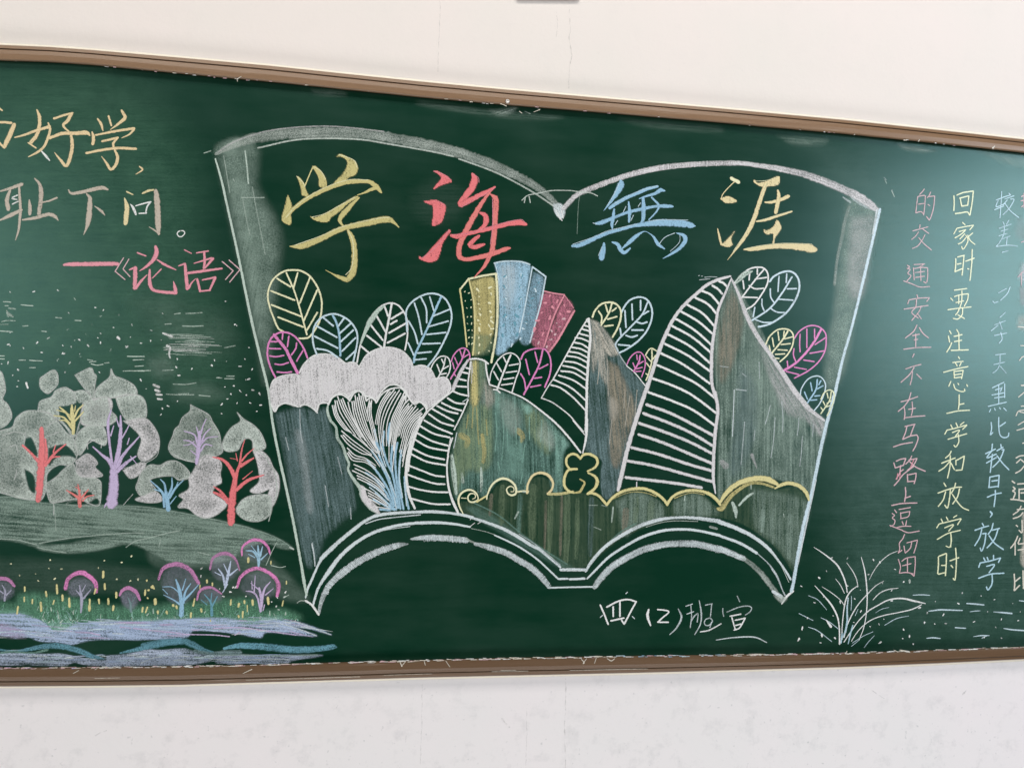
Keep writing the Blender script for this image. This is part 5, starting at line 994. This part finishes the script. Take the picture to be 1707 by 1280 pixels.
char(P_ % '通', AP, 'pinkt', 15, '245 20 275 40 240 60 280 70 250 120 290 150 240 215 / 200 215 300 250 400 290 525 285 / 330 10 460 0 / 460 0 400 40 / 320 50 330 200 / 330 60 420 45 500 50 / 500 60 500 150 490 230 / 345 110 460 95 / 350 170 460 155 / 410 60 415 210 / 480 240 450 225', .7)
char(P_ % '安', AP, 'pinkt', 15, '365 390 375 420 / 265 455 250 500 / 270 450 400 430 520 425 / 520 430 490 470 / 205 568 350 545 505 522 / 360 450 350 540 300 610 380 680 / 420 530 390 600 300 710 / 370 620 420 690', .75)
char(P_ % '全', AP, 'pinkt', 16, '365 768 320 850 220 930 / 395 800 440 870 510 928 / 310 900 395 882 / 330 955 375 945 / 350 880 350 1040 / 200 1070 370 1050 540 1045', .8)
char(P_ % '不', AQ, 'pinkt', 16, '225 188 320 155 415 132 / 330 170 270 260 165 355 / 310 220 300 310 280 385 / 360 250 420 310 / 330 0 310 40', .75)
char(P_ % '在', AQ, 'pinkt', 16, '165 600 260 575 375 535 / 290 485 260 580 200 660 130 720 / 205 665 215 750 205 820 / 215 800 330 785 465 775 / 260 695 345 680 / 305 600 310 700 295 770', .85)
char(P_ % '马', AQ, 'pinkt', 17, '215 910 340 880 / 335 885 310 950 285 1020 / 240 910 220 990 185 1070 / 190 1070 280 1030 360 1015 / 365 1015 380 1060 350 1150 315 1215 / 70 1165 180 1130 310 1108', .95)
char(P_ % '路', AR, 'pinkt', 17, '150 235 170 300 / 180 215 240 190 300 180 / 300 185 270 270 / 170 300 270 265 / 235 270 225 360 180 440 / 155 520 200 470 260 390 320 340 400 280 / 375 150 350 200 300 250 / 340 200 440 180 / 440 185 400 260 320 330 / 350 220 430 290 545 340 / 240 340 270 320 / 320 380 325 470 / 335 385 430 365 / 430 370 425 430 405 495 / 320 470 410 465', 1.0, ('rose', 16, '200 370 190 440 / 235 350 225 420 / 400 200 360 290', .7))
char(P_ % '上', AR, 'pinkt', 18, '295 545 300 630 285 720 / 300 675 360 655 / 125 770 250 745 440 738', 1.0)
char(P_ % '逗', AR, 'pinkt', 15, '160 825 185 860 / 130 870 160 895 130 925 165 960 150 1010 110 1030 / 100 1020 230 1070 330 1110 470 1090 / 215 820 360 795 / 235 860 240 930 / 240 865 350 845 / 350 850 330 910 235 935 / 255 970 270 1010 / 310 960 300 1020 / 190 1045 270 1030 365 1030', 1.0)
char(P_ % '留', AS_, 'pinkt', 17, '410 345 380 410 335 470 340 550 320 610 / 330 600 370 570 / 400 510 415 600 / 440 465 590 425 / 590 430 570 520 540 610 / 510 460 490 540 420 610 / 320 700 350 800 335 895 / 370 725 440 680 560 660 / 560 665 560 780 545 935 / 450 690 450 880 / 380 790 500 760 / 335 895 440 885 530 905 / 540 935 500 900', 1.0)
part('chalk_full_stop', 'faint grey chalk dot ending the pink column', 3); T(*AS_); S('grey', 34, '480 995 480 1030', .6)
Y_ = 'pale yellow chalk character %s in the yellow column'
char(Y_ % '回', AO, 'lime', 20, '800 215 805 310 800 410 / 840 205 930 170 1060 150 / 1060 155 1045 300 1015 470 / 885 250 905 350 / 880 245 1000 215 / 1000 220 985 340 / 905 352 985 340 / 820 452 900 440 980 430 1010 470', 1.0)
char(Y_ % '家', AO, 'lime', 17, '915 568 950 600 / 840 650 800 720 / 845 645 950 625 1060 605 / 1060 610 1015 665 / 870 690 960 665 / 950 680 890 730 815 775 / 945 720 880 790 / 960 740 990 800 960 880 920 925 905 890 / 960 770 910 830 860 855 / 1050 710 990 760 / 985 740 1020 810 1080 860', .95)
char(Y_ % '时', AO, 'lime', 19, '825 1050 825 1130 815 1220 / 850 1030 940 1005 / 935 1010 925 1130 910 1270 / 845 1125 895 1115 / 815 1225 910 1185 / 960 1085 1070 1045 / 1045 930 1040 1100 1025 1250 1015 1340 / 985 1185 1000 1190', 1.0)
char(Y_ % '要', AP, 'lime', 17, '835 330 990 310 / 835 410 920 385 1010 375 / 1010 380 1000 450 960 530 / 930 340 925 480 880 600 850 640 / 890 390 890 500 / 855 485 950 465 / 755 575 900 555 1045 540 / 880 640 960 685 / 940 560 930 640 880 690 820 685 / 790 430 815 460', .95)
char(Y_ % '注', AP, 'lime', 18, '775 840 795 875 / 760 905 775 980 / 740 1105 780 1040 800 990 / 865 825 885 860 / 830 910 930 888 / 835 975 925 958 / 890 870 895 1080 / 795 1085 900 1082 1010 1078', 1.0)
char(Y_ % '意', AQ, 'lime', 17, '885 35 900 60 / 815 108 945 92 / 850 115 870 150 / 920 110 900 150 / 700 230 850 190 1005 158 / 830 215 835 300 / 835 220 945 205 / 945 210 925 310 / 845 262 920 250 / 840 300 920 290 / 790 345 765 405 / 825 380 850 440 920 470 965 465 960 440 / 880 370 890 385 / 990 385 1000 405', .95)
char(Y_ % '上', AQ, 'lime', 18, '895 512 895 620 885 695 / 895 635 955 622 / 740 745 880 715 1025 705', 1.0)
char(Y_ % '学', AQ, 'lime', 17, '790 890 810 930 / 855 865 875 910 / 955 855 910 890 / 745 950 715 1005 / 745 955 850 930 990 890 / 990 895 940 945 / 810 985 900 955 850 1030 / 755 1070 870 1035 990 1000 / 885 1010 890 1100 855 1165 830 1145', 1.0)
char(Y_ % '和', AR, 'lime', 18, '870 90 850 130 800 175 / 750 240 840 205 920 175 / 860 145 855 280 825 425 / 850 220 790 290 715 340 / 870 240 910 320 / 930 200 930 260 / 945 200 1035 150 / 1035 155 1020 250 1005 325 / 930 330 1005 325', 1.0)
char(Y_ % '放', AR, 'lime', 18, '780 490 805 530 / 705 615 800 580 920 545 1000 540 / 800 600 770 700 710 780 / 860 575 850 680 825 800 790 765 / 925 490 910 550 870 620 / 975 560 950 660 890 750 / 885 630 960 740 1020 800 1090 830', 1.0)
char(Y_ % '学 below 放', AR, 'lime', 17, '745 940 765 985 / 810 915 830 955 / 940 895 900 920 / 720 1000 690 1050 / 725 1000 850 970 990 935 / 995 940 950 1010 / 790 1050 900 1010 840 1090 / 695 1195 830 1120 985 1080 / 865 1120 870 1200 865 1290', 1.0)
T(*AS_); S('lime', 18, '1070 350 1075 440 1050 525 1000 510')
char(Y_ % '时, last', AS_, 'lime', 21, '890 665 890 780 880 900 / 900 655 1000 615 / 1005 620 1000 780 990 930 / 935 785 985 785 / 890 910 995 885 / 1055 720 1180 675 / 1135 540 1145 700 1140 850 1125 990 1100 970 / 1070 785 1095 815', 1.05)
C_ = 'blue chalk character %s in the blue column'
AT = (1617, 300, 7.11); AU = (1617, 470, 7.11); AV = (1617, 640, 7.11); AW = (1607, 800, 6.1)
char(C_ % '较, topmost', AT, 'cyan', 14, '375 140 370 240 355 450 / 310 240 400 205 480 180 / 335 240 310 320 420 280 / 290 355 400 310 / 460 160 480 180 / 410 230 520 190 / 440 240 390 300 / 480 230 520 235 470 330 390 415 / 420 290 480 370 575 445', .75)
char(C_ % '差', AT, 'cyan', 13, '390 500 405 530 / 460 480 430 530 / 345 575 490 525 / 365 610 450 585 / 340 665 440 635 / 405 540 400 640 350 740 310 790 / 380 700 475 665 / 440 680 430 770 / 320 790 450 775 560 785 / 380 860 450 840', .62)
char('faint blue chalk character 天 rubbed thin in the blue column', AU, 'cyan', 13, '475 60 440 140 360 220 / 340 130 430 80 / 270 230 290 250 / 300 245 330 235', .75)
char('faint blue chalk character 冬 rubbed thin in the blue column', AU, 'cyan', 13, '420 360 355 420 / 330 515 250 580 / 290 510 420 460 / 350 470 380 560', .6)
char('faint blue chalk character 季 rubbed thin in the blue column', AU, 'cyan', 14, '290 635 360 620 435 605 / 380 660 375 690 345 725 / 365 600 380 660', .7)
char('faint blue chalk character 天 above 黑', AU, 'cyan', 13, '300 865 420 850 / 355 860 355 950 / 280 980 410 950 / 350 985 320 1040 270 1080 / 360 1000 430 1080', .6)
char(C_ % '黑', AV, 'cyan', 15, '265 45 400 -20 / 410 0 410 160 / 300 70 370 50 / 380 40 360 90 / 260 130 400 105 / 340 10 340 230 / 290 165 400 150 / 215 265 320 240 430 215 / 245 300 230 330 / 290 290 300 310 / 350 280 360 295 / 400 285 430 315', .8)
char(C_ % '比', AV, 'cyan', 17, '250 455 255 530 240 600 / 245 600 270 575 / 340 395 340 500 355 600 400 635 450 620 460 580 / 355 500 420 455', .9)
char(C_ % '较, second', AV, 'cyan', 18, '265 710 255 800 / 185 825 300 770 / 250 800 200 875 310 830 / 195 935 310 870 / 265 830 240 1045 / 365 715 370 750 / 320 790 390 750 / 380 780 400 780 350 900 270 985 / 320 850 380 930 460 1015', 1.05)
char(C_ % '早', AV, 'cyan', 18, '235 1100 225 1225 / 245 1100 345 1080 / 345 1085 335 1220 / 260 1150 325 1140 / 220 1225 335 1210 / 205 1340 290 1305 370 1290 / 300 1260 300 1330 285 1450', 1.1)
part('chalk_comma', 'blue chalk comma in the blue column', 3); T(*AW); V('cyan', '268 320 20 285 345 20 265 378 8')
char(C_ % '放', AW, 'cyan', 16, '185 440 200 465 / 110 510 180 485 250 465 / 180 500 160 580 110 665 / 190 545 225 540 / 222 545 210 640 180 720 165 690 / 295 440 280 500 245 550 / 285 510 360 490 / 345 500 310 600 235 688 / 255 565 310 640 400 705', 1.0)
char(C_ % '学', AW, 'cyan', 16, '200 790 215 820 / 235 785 245 810 / 300 765 300 800 / 165 840 150 885 / 170 840 270 820 370 790 / 370 795 350 835 / 230 875 310 860 255 940 / 148 997 270 955 405 945 / 285 960 285 1050 245 1115 228 1085', 1.05)
K_ = 'cream chalk character at the right edge of the photo, %s'
char(K_ % 'topmost and rubbed faint', AT, 'pinkt', 14, '610 200 650 180 720 175 / 605 250 660 240 720 240 / 610 320 650 300 700 305 / 640 160 640 330', .7)
char(K_ % 'a faint brownish smear', AT, 'pinkt', 14, '570 1150 640 1080 700 1060 / 610 1100 610 1250 / 610 740 660 720 720 715', .5)
part('chalk_smudge', None, 1); T(0, 0, 1); fill('pinkt', '1700 480 1707 476 1740 476 1740 512 1705 512', .2, 8, 90, 'side')
part('chalk_smudge', None, 1); T(0, 0, 1); fill('sand', '1698 528 1730 522 1740 548 1706 550 1696 545', .2, 6, 0, 'side')
part('chalk_smudge', None, 1); T(0, 0, 1); fill('cool', '1704 440 1740 435 1740 470 1700 468', .3, 6)
part('chalk_smudge', None, 1); T(0, 0, 1); fill('sand', '1704 856 1740 852 1742 950 1706 945 1702 920 1706 900', .5, 4, 90, 'side')
part('chalk_smudge', None, 1); T(0, 0, 1); fill('pinkt', '1694 365 1740 360 1740 400 1696 398', .08, 10)
char(K_ % 'between two smears', AU, 'sand', 12, '600 755 660 755 720 750 / 585 930 625 885 660 890 / 605 1225 680 1215 / 570 530 620 535 680 545', .9)
char(K_ % 'with several slanting bars', AV, 'sand', 14, '610 20 680 15 / 575 155 640 100 / 605 262 680 260 / 545 375 580 320 680 305 / 570 485 640 445 700 430 / 555 548 620 530 700 500 / 590 330 680 350', .9)
char(K_ % '交', AV, 'sand', 17, '625 700 700 695 / 545 875 600 850 700 845 / 550 935 600 890 / 540 1055 600 1020 650 960 / 610 900 680 960', 1.0)
char(K_ % '通', AW, 'sand', 17, '490 10 515 30 / 500 70 520 90 495 110 520 130 500 190 / 475 195 540 200 640 220 / 545 40 680 30 / 560 90 560 190 / 570 95 680 80 / 580 130 680 125', 1.0)
char(K_ % '条', AW, 'sand', 15, '580 265 555 310 500 350 / 540 300 640 290 / 500 390 560 370 600 330 / 590 410 590 530 560 510 / 530 460 545 470', 1.0)
char(K_ % '件', AW, 'sand', 16, '545 570 520 630 475 690 / 520 630 520 760 / 570 590 550 640 / 555 650 700 630 / 550 710 700 690', 1.0)
char(K_ % '比', AW, 'sand', 17, '510 955 515 1050 510 1120 / 515 1120 565 1070 / 520 1030 570 990 / 600 920 605 1100', 1.0)
# ================================================================== grass tuft and water marks, lower right
part('chalk_grass_tuft', 'tuft of long arching pale chalk grass blades at lower right', 2); T(1310, 890, 6.4)
V('white', '300 140 6 420 220 14 540 320 20 600 420 18 640 530 16 655 620 12 / 310 550 8 400 650 14 490 760 20 550 880 18 570 1000 16 575 1170 22', 1.0)
V('white', '805 245 8 840 380 14 860 530 16 868 680 14 858 850 12 830 1000 10 780 1130 8 / 765 550 8 690 610 16 640 700 16 615 840 12 600 1000 12 600 1120 14 / 1490 740 8 1380 715 22 1240 685 20 1100 700 16 980 760 14 880 820 14 780 920 12 700 1030 12 620 1150 12 / 1450 750 8 1350 800 14 1200 835 12 1050 865 12 920 910 12 820 980 10 750 1060 10 700 1140 8', 1.0)
V('white', '1045 500 6 960 550 10 870 640 12 780 740 12 710 850 14 650 980 14 620 1100 14 / 1200 575 8 1090 590 12 1000 630 12 930 700 8 / 1190 180 8 1100 220 10 1010 295 10 940 390 9 890 485 6 / 650 305 6 710 390 10 750 470 12 768 545 10 / 530 475 6 580 540 10 625 630 8 / 385 560 6 480 620 10 580 700 10 630 770 8', .85)
V('ice', '240 655 7 340 700 10 435 805 8 / 140 845 8 290 920 8 / 240 990 7 340 1030 11 490 1145 9 / 375 890 7 470 940 10 560 1010 9 / 1310 872 6 1180 900 10 1055 970 7 / 1100 780 5 1020 800 8 955 840 5 / 700 660 8 700 740 9 695 810 7 / 665 680 16 655 800 14 660 920 12 640 1050 10 / 930 1040 7 820 1090 9 710 1160 8 / 945 1080 6 880 1150 9 835 1210 7 / 780 1130 6 700 1195 8 / 740 870 6 770 800 6', .75)
V('cyan', '655 900 14 640 1000 16 610 1100 14 / 715 970 14 690 1060 18 665 1170 10 / 600 1060 14 590 1160 16 / 650 760 10 650 900 12', .8)
part('chalk_specks', 'white chalk specks scattered around the grass tuft and water', 3, kind='stuff'); T(1310, 890, 6.4)
dots('white', '435 395 355 465 165 555 655 260 485 255 935 275 880 430 735 690 800 825 505 870 400 670 305 730 230 895 175 1005 135 1125 145 1115 385 1080 525 1110 372 1158 725 940 1045 905 995 960 900 985 580 725 1030 520 1130 600 1005 300 1165 375 1255 510 1480 945 1420 790 1435 780 1320 1090 1245 1112 1358 1172 1003 1158 1255 1018 1130 710 765 560 655 550 795 595 1510 835', 1.7)
V('white', '430 915 10 480 985 34', 1.1)
T(1500, 960, 8.246)
dots('white', '858 232 1118 270 1300 322 488 348 1550 375 340 640 632 650 480 655 1395 595 1628 608 1398 850 1160 840 185 935 133 825 40 855 55 735 1205 488 600 530 375 510 270 430 1655 490 50 80 805 375 1020 625 1320 705', 1.5)
part('water_mark', 'short horizontal blue chalk strokes suggesting water at lower right', 3); T(1500, 960, 8.246)
V('ice', '180 260 12 300 255 16 410 262 12 / 400 480 16 550 462 24 700 465 22 860 470 16 / 920 375 18 1040 382 24 1155 395 20 / 965 488 10 1040 478 14 1105 475 8 / 1290 490 10 1420 500 24 1540 512 24 / 760 705 16 905 715 18 / 370 852 12 460 845 20 555 855 16 / 1010 830 8 1120 815 18 1230 815 10 / 1430 718 12 1550 735 22 1760 750 22 / 1640 335 12 1760 350 20', .85)
S('ice', 12, '1130 850 1200 815', .9)
# ================================================================== chalk dust and crumbs along the frame
part('chalk_crumbs', 'white and pink chalk crumbs and dust caught along the frame edges', 0, kind='stuff'); T(0, 0, 1)
cur.y = -0.0142
for tab, sg, lo, hi, dens in ((BI, 1, -300, 1900, 560), (TI, -1, -200, 1900, 90)):
    for i in range(dens):
        x = random.uniform(lo, hi)
        if tab is TI and not (170 < x < 430 or 600 < x < 620 or 730 < x < 980 or 1350 < x < 1660) and random.random() < .8: continue
        y = float(at(tab, x)) + sg * random.uniform(-.6, 2.2 if sg > 0 else 1.2); l = random.uniform(2, 14) if sg > 0 else random.uniform(1, 6)
        slope = (float(at(tab, x + 10)) - float(at(tab, x - 10))) / 20
        c = random.choice(['sand', 'white', 'pinkt', 'white', 'sand'] if x > 120 else ['pinkt', 'violet', 'sand'])
        if x > 1020 and x < 1200 and sg > 0: c = random.choice(['ice', 'white', 'blue', 'pinkt'])
        V(c, '%g %g %g %g %g %g' % (x, y, random.uniform(.7, 2.0), x + l, y + slope * l, random.uniform(.5, 1.3)), random.uniform(.45, 1.0))
for s in ('666 1101 1.4 670 1110 2.2 / 676 1102 1.2 670 1109 1.4', '707 1101 1 709 1108 1.4 / 743 1101 1 750 1111 1.2', '969 1098 1.2 974 1104 1.6 972 1106 1.2 / 978 1097 1 972 1105 1.4', '994 1096 1 991 1105 1.2', '1012 1097 1 1019 1101 2 1025 1097 1',
          '1500 1083 1.5 1510 1085 3 1517 1087 1.2 / 1490 1083 1 1497 1086 1.4', '1409 1089 1.6 1412 1085 1.2', '122 1122 1 131 1117 1.2 / 165 1111 1 158 1116 1', '405 1122 1 420 1115 1.6', '844 177 1.6 834 173 1.2', '890 187 1 900 183 1.4 / 866 186 1.4 870 189 1.4', '1655 247 3.2 1658 244 2.4', '1531 236 2 1533 233 1.2', '1424 225 1.6 1425 224 1', '397 131 1.4 402 128 1.2 / 396 136 1.2 395 132 1'):
    V('sand', s, 1.0)
V('sand', '410 1133.0 1 500 1130.5 1.2 600 1127.5 1.2 / 640 1125 1 720 1122.5 1 / 835 1116.8 1.2 860 1116.6 1.2 / 950 1117 1 1040 1115 1.3 1080 1114.4 1 / 158 1130 1.4 200 1129.4 1 / 820 1119 1 880 1118 1', .55)
part('chalk_smear', None, 0); T(0, 0, 1); fill('dust', '520 150 570 152 575 160 525 158', 0.19, 10, 5, 'streak')
part('chalk_smear', None, 0); T(0, 0, 1); fill('celadon', '815 185 850 180 862 178 850 190 830 192', 0.38, 9, 160, 'streak')
part('chalk_smear', None, 0); T(0, 0, 1); fill('dust', '700 168 760 175 830 185 900 190 940 195 900 200 800 192 700 176', 0.17, 12, 5, 'streak')
part('chalk_smear', None, 0); T(0, 0, 1); fill('dust', '1030 198 1120 205 1200 212 1190 222 1080 212', 0.12, 12, 5, 'streak')
part('chalk_smear', None, 0); T(0, 0, 1); fill('dust', '1295 226 1340 228 1380 232 1370 242 1320 240', 0.21, 12, 5, 'streak')
part('chalk_smear', None, 0); T(0, 0, 1); fill('celadon', '1495 240 1520 244 1560 250 1550 255 1510 250', 0.30, 9, 8, 'streak')
part('chalk_smear', None, 0); T(0, 0, 1); fill('dust', '1630 252 1700 262 1760 275 1740 285 1680 275', 0.19, 13, 40, 'streak')
part('chalk_smear', None, 0); T(0, 0, 1); fill('dust', '680 320 735 290 775 320 770 360 730 385 690 360', 0.03, 31, 0, 'streak')
part('chalk_ticks', None, 1); T(0, 0, 1)
S('celadon', 1.4, '1475 300 1478 306 / 1486 318 1491 328 / 892 178 900 183 / 875 186 884 190', .6)
part('glare_haze', 'green chalk haze painting the window glare across the upper left of the board', 0); T(0, 0, 1)
fill('green', '-400 90 0 100 220 130 330 260 350 420 400 560 380 700 200 660 0 640 -400 660', .15, 120, 0, cell=9)  # left lobe of the glare put into the colour as a faint green layer
part('glare_haze', 'teal chalk haze painting the window glare across the right end of the board', 0); T(0, 0, 1)
fill('teal', '1350 240 1700 290 2100 330 2100 1060 1500 1060 1380 900 1400 600 1380 400', .15, 120, 0, cell=9)  # tint of the right-hand glare painted on as a faint teal layer
flush()
